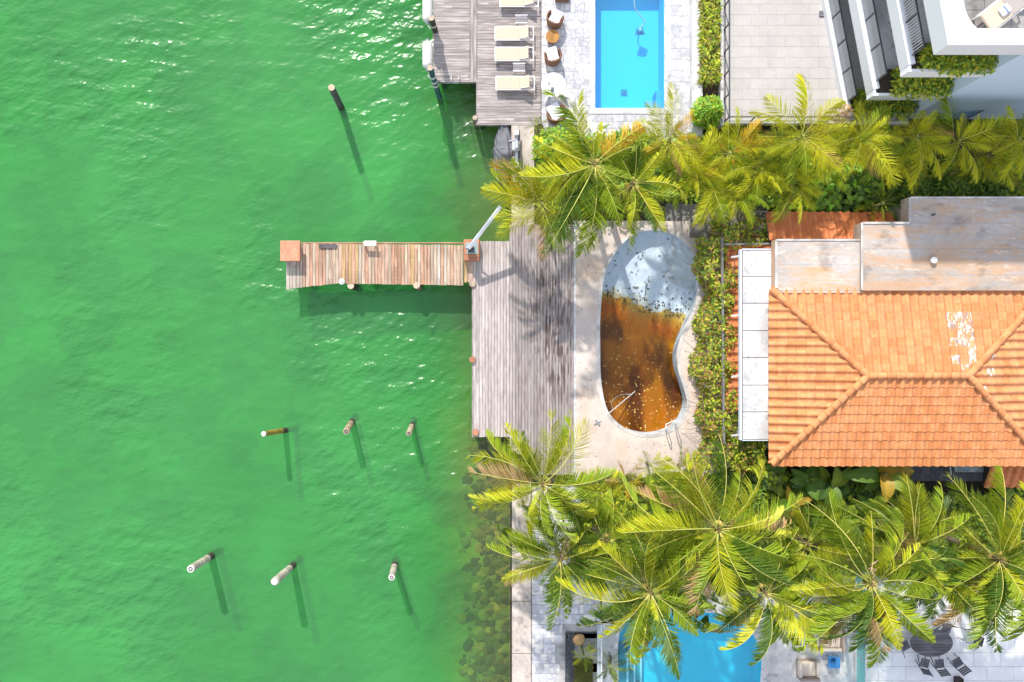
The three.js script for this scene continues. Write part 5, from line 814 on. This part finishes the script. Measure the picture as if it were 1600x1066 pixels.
// leaves spread through a volume: pick(r) gives [point, outward normal]
function leafMass(n, pick, len, wid, seed, tones, up = 0.6) {
  const r = rng(seed), pos = [], col = [], idx = [];
  for (let i = 0; i < n; i++) {
    const got = pick(r, i / n); if (!got) continue; const [p, nm] = got;
    const a = r() * 6.283, d = V(Math.cos(a), (r() - .55) * .9, Math.sin(a)).normalize(), nn = nm.clone().multiplyScalar(.7).add(V(r() - .5, up + r() * .5, r() - .5)).normalize(), s = d.clone().cross(nn).normalize(), u = s.clone().cross(d).normalize();
    const l = len * (0.6 + .8 * r()), w = wid * (0.7 + .6 * r()), m = p.clone().addScaledVector(d, l * .45), e = p.clone().addScaledVector(d, l).addScaledVector(V(0, -1, 0), l * .2 * r()), c = pos.length / 3;
    for (const q of [p, m.clone().addScaledVector(s, w).addScaledVector(u, w * .35), m.clone().addScaledVector(s, -w).addScaledVector(u, w * .35), e, m]) pos.push(q.x, q.y, q.z);
    const t = tones[r() * tones.length | 0], f = .7 + .6 * r(); for (let k = 0; k < 5; k++) col.push(t[0] * f, t[1] * f, t[2] * f);
    idx.push(c, c + 4, c + 1, c, c + 2, c + 4, c + 4, c + 3, c + 1, c + 4, c + 2, c + 3);
  }
  return mk(pos, null, null, idx, col);
}
const dome = (c, rx, ry, rz, seed) => (r) => { const u = r() * 6.283, v = Math.acos(1 - r() * 1.15), d = V(Math.sin(v) * Math.cos(u), Math.cos(v), Math.sin(v) * Math.sin(u)), k = (0.55 + .45 * Math.sqrt(r())) * (0.78 + .5 * vn(d.x * 2.4 + 9, d.z * 2.4 + d.y * 2 + 9, 99, seed)); return [V(c.x + d.x * rx * k, c.y + d.y * ry * k, c.z + d.z * rz * k), d]; };
const foliageM = LM('mass', [1, 1, 1], .35);
const G = { lime: [.46, .54, .03], green: [.22, .34, .03], mid: [.15, .26, .03], deep: [.09, .17, .03], yellow: [.62, .57, .05], brown: [.30, .19, .08], bright: [.24, .50, .03], rust: [.50, .26, .08] };
function shrub(name, label, x, y, top, rpx, n, len, wid, tones, o = {}) {
  const h0 = o.base ?? 1.1, c = P(x, y, top), k = rpx * S(top), t = thing(name, label, o.cat ?? 'shrub', V(c.x, h0, c.z), 0, o.group), ry = (top - h0) * .62, cc = V(0, (top - h0) * .42, 0), seed = Math.round(x + y * 3);
  part('foliage', leafMass(n, dome(cc, k, ry, k * (o.sq ?? 1), seed), len, wid, seed, tones, o.up), foliageM, t);
  const r = rng(seed), st = []; for (let i = 0; i < 6; i++) { const a = r() * 6.28, e = V(Math.cos(a) * k * .6, (top - h0) * (.5 + .3 * r()), Math.sin(a) * k * .6); st.push(tube([V(Math.cos(a) * .06, 0, Math.sin(a) * .06), e.clone().multiplyScalar(.5).add(V(0, .15, 0)), e], .03, .012, 6)); }
  part('stem', merge(st), M.bark, t); return t;
}
// ---- undergrowth that reads as one mass
{
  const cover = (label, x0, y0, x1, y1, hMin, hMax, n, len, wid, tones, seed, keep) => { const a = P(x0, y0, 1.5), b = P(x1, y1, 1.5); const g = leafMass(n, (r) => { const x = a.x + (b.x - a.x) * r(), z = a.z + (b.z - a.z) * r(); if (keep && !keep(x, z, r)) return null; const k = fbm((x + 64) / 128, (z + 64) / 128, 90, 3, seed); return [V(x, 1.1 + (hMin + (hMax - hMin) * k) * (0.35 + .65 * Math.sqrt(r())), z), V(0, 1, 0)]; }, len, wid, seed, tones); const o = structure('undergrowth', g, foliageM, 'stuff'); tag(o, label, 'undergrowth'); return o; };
  cover('dense green undergrowth beneath the northern row of palms', 838, 202, 1620, 332, .3, 1.9, 15000, .26, .065, [G.green, G.lime, G.mid, G.deep, G.bright, G.lime], 601, (x, z, r) => { const py = 533 + z * F / 39.5, px = 800 + x * F / 39.5; const low = px < 1000 ? 340 - Math.abs(px - 920) * .1 : px < 1150 ? 318 : 330; return py < low - 10 * r() && py > (px < 1095 ? 212 : px < 1440 ? 222 : 250) + 8 * r(); });
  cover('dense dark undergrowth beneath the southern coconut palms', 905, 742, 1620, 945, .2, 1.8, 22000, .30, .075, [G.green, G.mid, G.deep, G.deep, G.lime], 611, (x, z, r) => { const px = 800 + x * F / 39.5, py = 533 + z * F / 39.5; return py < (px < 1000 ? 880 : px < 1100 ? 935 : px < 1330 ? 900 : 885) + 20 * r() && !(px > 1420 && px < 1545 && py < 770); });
}
// ---- coconut palms of the southern row (crowns and fronds placed as the photograph shows them)
const SG = 'coconut palms along the southern boundary';
palm('coconut_palm', 'yellow green coconut palm overhanging the seaward end of the deck and the water', 848, 757, 6.6, [[-122, 109, 'lime'], [-113, 92, 'green'], [-75, 112, 'lime'], [-43, 114, 'lime'], [-20, 109, 'green'], [-145, 117, 'lime'], [-160, 112, 'dry'], [172, 110, 'lime'], [151, 105, 'lime'], [80, 90, 'green'], [45, 86, 'green'], [7, 84, 'green'], [110, 80], [-95, 60, 'lime'], [24, 95]], { tones: ['lime', 'green'], group: SG });
palm('coconut_palm', 'coconut palm below the deck, its fronds hanging over the seawall cap', 876, 874, 6.2, [[-163, 112, 'green'], [180, 95, 'green'], [155, 91, 'lime'], [116, 90, 'deep'], [92, 80, 'lime'], [-54, 66], [-109, 90, 'green'], [-133, 88, 'green'], [-15, 66, 'lime'], [43, 62, 'deep'], [-85, 80], [70, 70, 'deep'], [15, 80], [-35, 85]], { group: SG, flower: [.35, -1.1] });
palm('coconut_palm', 'large coconut palm in front, drooping over the steps of the round pool', 1016, 926, 7.2, [[173, 140, 'lime'], [160, 120, 'deep'], [149, 92, 'deep'], [130, 105], [117, 114, 'green'], [108, 110, 'lime'], [93, 116, 'deep'], [76, 108, 'green'], [63, 128, 'green'], [-138, 114, 'lime'], [-158, 112, 'green'], [-104, 96, 'lime'], [-89, 108], [-57, 97, 'green'], [-46, 110, 'lime'], [19, 109, 'green'], [-12, 92, 'green'], [40, 90]], { group: SG });
palm('coconut_palm', 'broad coconut palm in the middle, nearest to the patio and vines', 1122, 828, 7.6, [[-160, 146, 'lime'], [-176, 130, 'lime'], [-144, 132, 'green'], [-128, 110, 'lime'], [-116, 138, 'lime'], [-96, 130, 'lime'], [-79, 118, 'lime'], [-58, 95], [-36, 119, 'green'], [-20, 100, 'lime'], [-11, 104, 'lime'], [20, 108, 'green'], [51, 92, 'green'], [70, 100, 'deep'], [88, 108, 'lime'], [121, 106, 'green'], [145, 114, 'green'], [165, 120, 'green'], [42, 112, 'deep']], { tones: ['lime', 'green'], group: SG });
palm('coconut_palm', 'coconut palm reaching over the east end of the round pool', 1196, 927, 6.8, [[155, 108, 'green'], [135, 90, 'deep'], [118, 108, 'lime'], [91, 110, 'deep'], [69, 109, 'green'], [56, 116, 'lime'], [32, 110, 'lime'], [15, 100, 'green'], [-67, 99, 'green'], [-130, 84, 'deep'], [-4, 122, 'green'], [-30, 80], [-100, 76], [-164, 82, 'green'], [178, 100, 'deep']], { group: SG });
palm('coconut_palm', 'coconut palm in front of the blue side table and teal railing', 1361, 913, 7.4, [[179, 127, 'lime'], [-154, 134, 'lime'], [-134, 140, 'green'], [-114, 154, 'green'], [-95, 108, 'lime'], [-165, 110], [155, 90, 'green'], [131, 76, 'green'], [102, 100, 'deep'], [84, 108, 'deep'], [64, 97, 'lime'], [50, 100, 'green'], [38, 117, 'green'], [-43, 92, 'lime'], [-60, 80], [-10, 90, 'green'], [12, 100], [166, 115, 'lime']], { group: SG, flower: [-.1, -1.0] });
palm('coconut_palm', 'coconut palm behind, its upright fronds reaching toward the house eave', 1430, 852, 7.0, [[-104, 112, 'lime'], [-88, 96, 'green'], [-72, 88, 'lime'], [-56, 98, 'green'], [-166, 72, 'green'], [-128, 97, 'green'], [-32, 92, 'green'], [-148, 80], [10, 80], [60, 76], [120, 70]], { group: SG });
palm('coconut_palm', 'smaller coconut palm with folded fronds above the oval table', 1464, 884, 6.3, [[62, 80, 'lime'], [41, 82, 'lime'], [80, 86, 'deep'], [-21, 70, 'lime'], [160, 62], [56, 102, 'deep'], [110, 80, 'deep'], [-60, 62], [15, 72, 'green'], [-110, 60]], { group: SG });
palm('coconut_palm', 'coconut palm at the east side with a long frond over the white tiles', 1562, 875, 7.2, [[-110, 143, 'green'], [-126, 128, 'green'], [-92, 100, 'lime'], [-74, 122, 'lime'], [125, 82, 'deep'], [95, 133, 'deep'], [108, 92, 'green'], [-45, 100, 'lime'], [61, 84, 'lime'], [162, 82, 'green'], [-168, 72, 'green'], [-145, 90], [20, 90], [78, 100, 'green']], { group: SG });
palm('coconut_palm', 'coconut palm half outside the right edge of the frame', 1622, 905, 6.9, [...ring(12, 95, 71), [-160, 80, 'lime'], [150, 90, 'green'], [120, 80, 'lime']], { group: SG });
palm('coconut_palm', 'shaded lower coconut palm between the seawall palms and the middle palm', 948, 848, 5.2, [[-160, 80], [-120, 82, 'green'], [-70, 70], [-40, 86, 'lime'], [-15, 70], [30, 80], [75, 70], [130, 74], [165, 80, 'deep']], { tones: ['deep', 'green'], group: SG });
palm('coconut_palm', 'low coconut palm behind the pool palms, left of the broad leaved plants', 1262, 850, 5.6, [[-150, 82], [-100, 70, 'lime'], [-45, 74], [-10, 84, 'green'], [25, 80], [70, 72], [115, 84], [160, 88, 'green'], [-75, 62, 'deep']], { tones: ['green', 'lime', 'deep'], group: SG });
// ---- palms of the northern row
const NG = 'palms along the northern boundary';
const AR = (l, x, y, h, f, o = {}) => palm(o.kind ?? 'feather_palm', l, x, y, h, f, { areca: true, tones: ['lime', 'yellow', 'lime'], lower: ['green', 'lime', 'green'], group: NG, young: 4, extra: 5, ...o });
AR('bright yellow green palm at the seaward end of the northern row, over the water', 847, 319, 4.6, [[-168, 91, 'yellow'], [-178, 60, 'lime'], [-150, 80, 'green'], [-137, 94, 'gold'], [-118, 60, 'lime'], [-104, 55, 'lime'], [-22, 44, 'lime'], [163, 74, 'lime'], [149, 82, 'yellow'], [135, 48, 'lime'], [110, 50, 'lime'], [72, 80, 'green'], [81, 50, 'lime'], [46, 72, 'green'], [-155, 55, 'lime'], [-60, 50], [15, 50]]);
palm('coconut_palm', 'tall dark coconut palm with long fronds hanging towards the deck and kidney pool', 929, 257, 6.4, [[-116, 100, 'lime'], [-52, 98, 'gold'], [-168, 98, 'lime'], [172, 115, 'lime'], [154, 82, 'green'], [97, 146, 'deep'], [85, 105, 'green'], [80, 132, 'green'], [66, 100, 'green'], [-150, 76, 'lime'], [-134, 80, 'green'], [-22, 68, 'green'], [27, 60, 'green'], [114, 74, 'deep'], [-95, 60, 'green'], [-75, 66], [140, 84, 'green']], { group: NG, extra: 9 });
palm('coconut_palm', 'coconut palm with hanging fronds over the top of the kidney pool', 990, 287, 6.0, [[88, 100, 'green'], [97, 70, 'lime'], [53, 86, 'lime'], [-9, 84, 'lime'], [10, 70, 'green'], [31, 70, 'green'], [126, 58, 'lime'], [105, 64, 'green'], [-80, 60, 'deep'], [155, 52, 'lime'], [-40, 64], [-130, 58], [70, 80, 'deep']], { group: NG, extra: 9, tones: ['green', 'deep', 'lime'] });
AR('golden yellow palm just below the south end of the rectangular pool', 1047, 217, 5.0, [[-149, 58, 'lime'], [-100, 70, 'yellow'], [-118, 62, 'lime'], [-47, 48, 'gold'], [-170, 58, 'yellow'], [45, 62, 'yellow'], [70, 58, 'lime'], [105, 38, 'lime'], [155, 50, 'gold'], [130, 50, 'yellow'], [5, 40, 'gold']], { tones: ['yellow', 'lime'] });
AR('tall yellow palm standing before the grey terrace corner', 1253, 213, 5.6, [[-160, 88, 'yellow'], [-95, 92, 'yellow'], [-133, 80, 'lime'], [-37, 74, 'lime'], [-20, 56, 'lime'], [46, 70, 'yellow'], [59, 68, 'yellow'], [85, 62, 'green'], [137, 44, 'lime'], [150, 58, 'lime'], [175, 64, 'lime'], [15, 60, 'lime'], [110, 60, 'green']], { tones: ['yellow', 'lime'] });
AR('fresh green palm below the lowest balcony planter', 1347, 214, 4.8, [[-174, 60, 'lime'], [165, 56, 'lime'], [130, 76, 'lime'], [108, 66, 'lime'], [-100, 46, 'lime'], [51, 82, 'lime'], [72, 80, 'lime'], [90, 50, 'lime'], [-40, 46, 'lime'], [15, 54, 'lime'], [-140, 40]], { tones: ['lime', 'yellow', 'lime'] });
AR('green palm in front of the pale blue building wall, west of the glass screen', 1431, 214, 4.8, [[-170, 38, 'lime'], [153, 52, 'lime'], [103, 82, 'lime'], [90, 68, 'lime'], [120, 58, 'lime'], [33, 54, 'lime'], [54, 72, 'lime'], [10, 46, 'lime'], [-130, 36, 'lime'], [-60, 38, 'lime'], [75, 50, 'lime']], { tones: ['lime', 'yellow', 'lime'] });
AR('green palm with a long feathered frond crossing the glass screen', 1497, 221, 4.8, [[-150, 40, 'lime'], [-25, 84, 'lime'], [61, 66, 'lime'], [114, 58, 'lime'], [85, 48, 'lime'], [165, 42, 'lime'], [-90, 36, 'lime'], [20, 46, 'lime'], [-50, 44]], { tones: ['lime', 'yellow', 'lime'] });
AR('green palm at the right edge of the frame beside the building foot', 1590, 218, 4.8, [[177, 62, 'lime'], [126, 70, 'lime'], [150, 58, 'lime'], [100, 60, 'lime'], [-150, 56, 'green'], [-110, 50, 'lime'], [60, 60], [20, 60], [-40, 60]], { tones: ['lime', 'yellow', 'lime'] });
AR('leafy clump palm with broad light fronds above the dark path', 1112, 290, 4.0, [...ring(13, 50, 81, ['lime', 'green', 'lime']), [100, 66, 'lime'], [120, 60, 'lime'], [75, 55, 'lime']]);
AR('leafy clump palm with golden tips under the planter wall', 1140, 240, 4.3, [...ring(13, 52, 82, ['lime', 'gold', 'lime', 'green'])], { tones: ['lime', 'gold'] });
AR('leafy clump palm in the thick of the row, left of the tall yellow palm', 1185, 262, 4.4, [...ring(14, 54, 83, ['lime', 'green', 'lime'])]);
AR('leafy clump palm whose fronds hang over the small clay roof', 1240, 286, 4.2, [...ring(14, 50, 84, ['lime', 'green', 'lime']), [95, 62, 'lime'], [110, 66, 'green']]);
AR('low clump palm between the two hanging coconut palms and the golden palm', 1060, 275, 3.8, [...ring(12, 48, 85, ['green', 'lime', 'green'])]);
for (const [l, x, y, h] of [['leafy clump palm squeezed between the golden palm and the planter wall', 1082, 262, 4.2], ['low leafy clump palm hanging over the dark path', 1150, 300, 3.9], ['leafy clump palm directly below the tall yellow palm', 1212, 252, 4.3], ['leafy clump palm between the tall yellow palm and its green neighbour', 1298, 246, 4.2], ['leafy clump palm at the foot of the pale blue wall', 1390, 246, 3.9], ['low leafy clump palm below the glass screen', 1540, 246, 3.8], ['leafy clump palm left of the tall dark coconut palm', 885, 275, 4.0]]) AR(l, x, y, h, ring(15, 52, x, ['lime', 'lime', 'yellow', 'green']));
AR('small shaded palm beside the step of the flat roof', 1378, 318, 3.4, ring(9, 32, 86, ['deep', 'green']), { extra: 2, tones: ['deep', 'green'] });
AR('small yellow fern palm peeping out at the right end of the dark hedge', 1598, 292, 3.6, ring(8, 34, 87, ['lime', 'green']), { extra: 2 });
AR('fresh green seedling palm on the seawall cap beside the watercraft lift', 838, 196, 2.6, ring(9, 14, 88, ['lime', 'green']), { extra: 0, young: 2 });
// ---- shrubs and hedges
shrub('round_bush', 'round bright green bush at the end of the planter hedge', 1112, 168, 3.2, 23, 1500, .22, .05, [G.bright, G.lime, G.bright, G.green], { base: 1.4 });
{ const t = thing('planter_hedge', 'long yellow green hedge in the planter between pool terrace and grey terrace', 'hedge', P(1112, 60, 1.4)), o = t.position; t.position.y = 1.4;
  part('foliage', leafMass(4200, (r) => { const x = 1099 + 26 * r(), y = -40 + 165 * r(), top = 1.7 + 1.0 * fbm(x / 400, (y + 100) / 400, 60, 3, 621); const p = P(x, y, 2.4); return [V(p.x - o.x, (top - 1.4) * Math.sqrt(r()) + .05, p.z - o.z), V(r() - .5, 1, r() - .5)]; }, .24, .035, 622, [G.lime, G.green, G.yellow, G.brown, G.lime, G.green]), foliageM, t);
  const st = []; const r = rng(623); for (let i = 0; i < 60; i++) { const p = P(1100 + 24 * r(), -30 + 175 * r(), 2), q = V(p.x - o.x, 0, p.z - o.z); st.push(tube([q, q.clone().add(V((r() - .5) * .4, .7 + .5 * r(), (r() - .5) * .4))], .012, .006, 5)); } part('stem', merge(st), mat([.30, .17, .09]), t); }
const bc = P(870, 236, 3);
for (const [i, [l, x, y, top, rp, n, tones]] of [
  ['thick green shrub behind the first palm, next to the white wicker armchair', 872, 226, 3.0, 36, 2200, [G.lime, G.green, G.bright, G.green]],
  ['thick green shrub filling the gap left of the golden palm', 985, 225, 2.8, 34, 2000, [G.green, G.lime, G.mid]],
  ['broad leaved green shrub north of the small clay roof, its west half', 1290, 300, 3.2, 34, 700, [G.mid, G.green, G.bright]],
  ['broad leaved green shrub north of the small clay roof, its east half', 1345, 285, 3.3, 36, 700, [G.mid, G.green, G.deep, G.bright]],
  ['dark clipped shrub along the flat roof, nearest to its step', 1436, 290, 3.0, 30, 1300, [G.deep, G.mid, G.green]],
  ['dark clipped shrub along the flat roof, in the middle of three', 1494, 291, 3.0, 30, 1300, [G.deep, G.mid, G.green]],
  ['dark clipped shrub along the flat roof, furthest to the right', 1552, 288, 3.0, 32, 1300, [G.deep, G.mid, G.green]]].entries()) { const big = i === 2 || i === 3; shrub('garden_shrub', l, x, y, top, rp, n, big ? .36 : .22, big ? .13 : .055, tones, { sq: .8 }); }
// hedges in the balcony planters of the white building
for (const [l, lvl, x0, x1, z0, n] of [['bushy hedge in the lowest balcony planter of the white building', 1.9, 1333, 1424, .05, 1500], ['low hedge in the middle balcony planter of the white building', 4.97, 1394, 1486, .05, 1300], ['full bright hedge in the highest balcony planter of the white building', 8.17, 1438, 1555, .05, 1900]]) {
  const k = (H - lvl) / F, cz = -461 / F * (H - 11.16), a = (x0 - 800) * k, b = (x1 - 800) * k, t = thing('balcony_hedge', l, 'hedge', V((a + b) / 2, lvl - .3, cz - .55), 0, undefined), w = (b - a) / 2;
  part('foliage', leafMass(n, (r) => { const x = (r() * 2 - 1) * w, m = (0.6 + .6 * fbm((x + 40) / 80, lvl / 20, 60, 3, 631)) * (x < -w * .45 ? 1.25 : 1), q = r() * 6.28, rad_ = Math.sqrt(r()); return [V(x, .15 + rad_ * Math.abs(Math.sin(q)) * .7 * m, Math.cos(q) * rad_ * .55 * m + (x < -w * .5 ? -.1 : .05)), V(0, 1, Math.cos(q))]; }, .19, .05, 633 + Math.round(lvl), [G.lime, G.green, G.mid, G.yellow]), foliageM, t);
  part('stem', merge(Array.from({ length: 14 }, (_, i) => { const x = -w + 2 * w * (i + .5) / 14; return tube([V(x, -.1, 0), V(x + .1, .5, .08)], .014, .008, 5); })), M.bark, t);
}
// vines over the old pergola
{
  const t = thing('vine_pergola', 'overgrown pergola thick with yellow green vines between patio and canopy', 'pergola', P(1122, 530, 2.6)), o = t.position.clone().setY(1.1); t.position.copy(o);
  const gm = mat([0.36, 0.35, 0.36], { map: GRAIN }), L = (p) => p.sub(o);
  part('long_beam', beam(L(P(1128, 372, 3.1)), L(P(1131, 694, 3.1)), .10, .12), gm, t); part('cross_beam', beam(L(P(1131, 382, 3.25)), L(P(1206, 381, 3.25)), .08, .10), gm, t); part('cross_beam', beam(L(P(1128, 330, 3.0)), L(P(1200, 331, 3.0)), .06, .06), gm, t);
  for (const y of [380, 480, 585, 688]) { const p = L(P(1129, y, 3.1)); part('post', box(p.x - .05, p.x + .05, 0, p.y - .07, p.z - .05, p.z + .05), gm, t); }
  const edge = (y) => 1086 + 9 * Math.sin(y * .031) + 8 * Math.sin(y * .083 + 1) + (y > 480 && y < 600 ? 4 : 0);
  part('vine_leaves', leafMass(11500, (r) => { let y = 342 + 392 * r(), x0 = y < 372 ? 1112 : edge(y), x1 = y < 385 ? 1200 : y > 690 ? 1196 : 1152 - 6 * r(); const x = x0 + (x1 - x0) * r(); if (x > 1136 && y > 392 && y < 640 && fbm(x / 300, y / 300, 14, 3, 641) < .42) return null; const gap = fbm(x / 200, y / 200, 22, 3, 647); if (gap < .36) return null; const k = smooth(0, 26, x - x0 + 4 * (r() - .5)), top = 1.25 + (.35 + 1.75 * k) * (.55 + .75 * fbm(x / 200, y / 200, 16, 3, 651)); const hh = 1.15 + (top - 1.15) * Math.pow(r(), .35); const p = P(x, y, Math.max(hh, 1.3)); p.y = hh; return [p.sub(o), V((x - 1120) / 60, .8, r() - .5)]; }, .165, .048, 655, [G.lime, G.green, G.yellow, G.mid, G.lime, G.green, G.rust, G.brown]), foliageM, t);
  const r = rng(657), st = []; for (let i = 0; i < 190; i++) { const y = 350 + 370 * r(), x = edge(y) + 8 + 55 * r(), p = L(P(x, y, 1.6 + 1.5 * r())), a = r() * 6.28, l = .5 + 1.1 * r(), q = V(Math.cos(a) * l, (r() - .5) * .5, Math.sin(a) * l); st.push(tube([p, p.clone().addScaledVector(q, .5).add(V(0, .12, 0)), p.clone().add(q)], .014, .006, 5)); } part('vine_stem', merge(st), mat([.36, .27, .17], { map: GRAIN }), t);
}
// broad leaved plants below the eave, each large leaf its own part
function broadLeaf(L, W, seed, fold = .25, droop = .8) { const n = 9, pos = [], idx = [], col = [], r = rng(seed); for (let i = 0; i <= n; i++) { const s = i / n, w = W * Math.pow(Math.sin(Math.PI * Math.min(.985, .05 + s * .95)), .55) * (1 - .25 * s), x = L * s * (1 - .2 * s * droop), y = L * (.45 * s - droop * .62 * s * s); for (const k of [-1, -.5, 0, .5, 1]) { pos.push(x + (r() - .5) * .03 * L, y + Math.abs(k) * w * fold + (Math.abs(k) === 1 ? .05 * w * Math.sin(i * 2.4 + k) : 0), k * w); const f = (k === 0 ? 1.25 : .85 + .25 * r()); col.push(f, f, f); } } for (let i = 0; i < n; i++) for (let k = 0; k < 4; k++) { const a = i * 5 + k; idx.push(a, a + 5, a + 1, a + 1, a + 5, a + 6); } return mk(pos, null, null, idx, col); }
const BL = [0, 1, 2, 3].map((i) => broadLeaf(1, .19 + .02 * i, 700 + i, .2 + .12 * i, .6 + .2 * i));
const banM = [['banana', [0.13, 0.24, 0.025]], ['bananaLime', [0.26, 0.34, 0.03]], ['bananaDeep', [0.07, 0.15, 0.03]], ['bananaGold', [0.52, 0.34, 0.04]]].map(([k, c]) => LM(k, c, .4));
function broadPlant(label, x, y, h, n, len, seed, pick = [0, 0, 1, 2]) { const c = P(x, y, h), t = thing('banana_plant', label, 'plant', V(c.x, 1.1, c.z), 0), r = rng(seed); part('stem', tube([V(0, 0, 0), V(.05, (h - 1.1) * .5, 0), V(0, h - 1.1, 0)], .11, .06, 9), mat([.22, .24, .08]), t); for (let i = 0; i < n; i++) { const l = part('leaf', BL[r() * 4 | 0], banM[pick[r() * pick.length | 0]], t), k = len * (.65 + .6 * r()); l.position.set(0, (h - 1.1) * (.6 + .4 * r()), 0); l.scale.set(k, k, k * (.85 + .5 * r())); l.rotation.set((r() - .5) * .5, 6.283 * (i + .6 * r()) / n, .1 + .35 * r(), 'YXZ'); } return t; }
for (const [l, x, y, h, n, len, pick] of [['broad leaved plant with dark glossy leaves at the house corner', 1262, 752, 3.0, 9, 1.35, [0, 2, 0]], ['broad leaved plant with large paddles below the eave, right of the corner', 1302, 760, 3.3, 10, 1.5, [0, 1, 2]], ['broad leaved plant with an orange withered leaf, below the middle of the eave', 1238, 788, 2.8, 8, 1.2, [0, 1, 3]], ['broad leaved plant in the gap between coconut fronds, pale leaves', 1322, 806, 3.2, 10, 1.3, [1, 0, 1]], ['big yellow edged leaves catching the sun just below the eave', 1385, 742, 3.7, 7, 1.9, [1, 1, 3, 0]], ['broad leaved plant under the folded fronds of the rear palm', 1372, 800, 3.2, 9, 1.4, [0, 1, 2]], ['broad leaved plant near the side porch', 1298, 838, 3.0, 9, 1.2, [0, 1]], ['low broad leaved plant beside the first banana, against the vines', 1212, 752, 2.4, 9, .9, [0, 1]]]) broadPlant(l, x, y, h, n, len, Math.round(x * 3 + y), pick);
const FERN = (l, x, y, h, n, len, tones, seed) => AR(l, x, y, h, ring(n, len, seed, tones), { extra: 2, young: 2, group: undefined, kind: 'fern', cat: 'fern', tones });
FERN('upright yellow fern at the lower edge of the patio', 1018, 728, 2.4, 9, 28, ['lime', 'yellow', 'green'], 91); FERN('orange tipped fern cluster left of the patio edge palms', 978, 752, 2.2, 10, 30, ['gold', 'lime', 'dry'], 92); FERN('green fern clump right of the upright yellow fern', 1062, 735, 2.4, 10, 32, ['lime', 'green'], 93); FERN('small rusty dracaena in front of the house corner', 1163, 726, 2.3, 9, 20, ['dry', 'gold', 'lime'], 94); FERN('green fern bed along the boundary below the patio step', 940, 770, 2.0, 11, 34, ['lime', 'green'], 95); FERN('green ferns in the pebble planter', 912, 1024, 1.9, 9, 18, ['green', 'lime'], 96); FERN('green fern between glass railing and round pool', 953, 1040, 1.9, 10, 24, ['green', 'deep'], 97);
shrub('garden_shrub', 'yellow green shrub beside the patio step under the first coconut palm', 965, 775, 2.3, 32, 1500, .2, .05, [G.lime, G.yellow, G.green]); shrub('garden_shrub', 'loose green shrub at the south corner of the canopy', 1165, 702, 2.9, 28, 1300, .18, .05, [G.lime, G.green, G.mid]); shrub('garden_shrub', 'pale leaved shrub at the south west house corner', 1215, 745, 2.6, 22, 420, .26, .10, [G.lime, G.mid, [.2, .32, .12]]);

scene.traverse((o) => { if (o.isMesh) { o.castShadow = true; o.receiveShadow = true; } });
renderer.render(scene, camera);
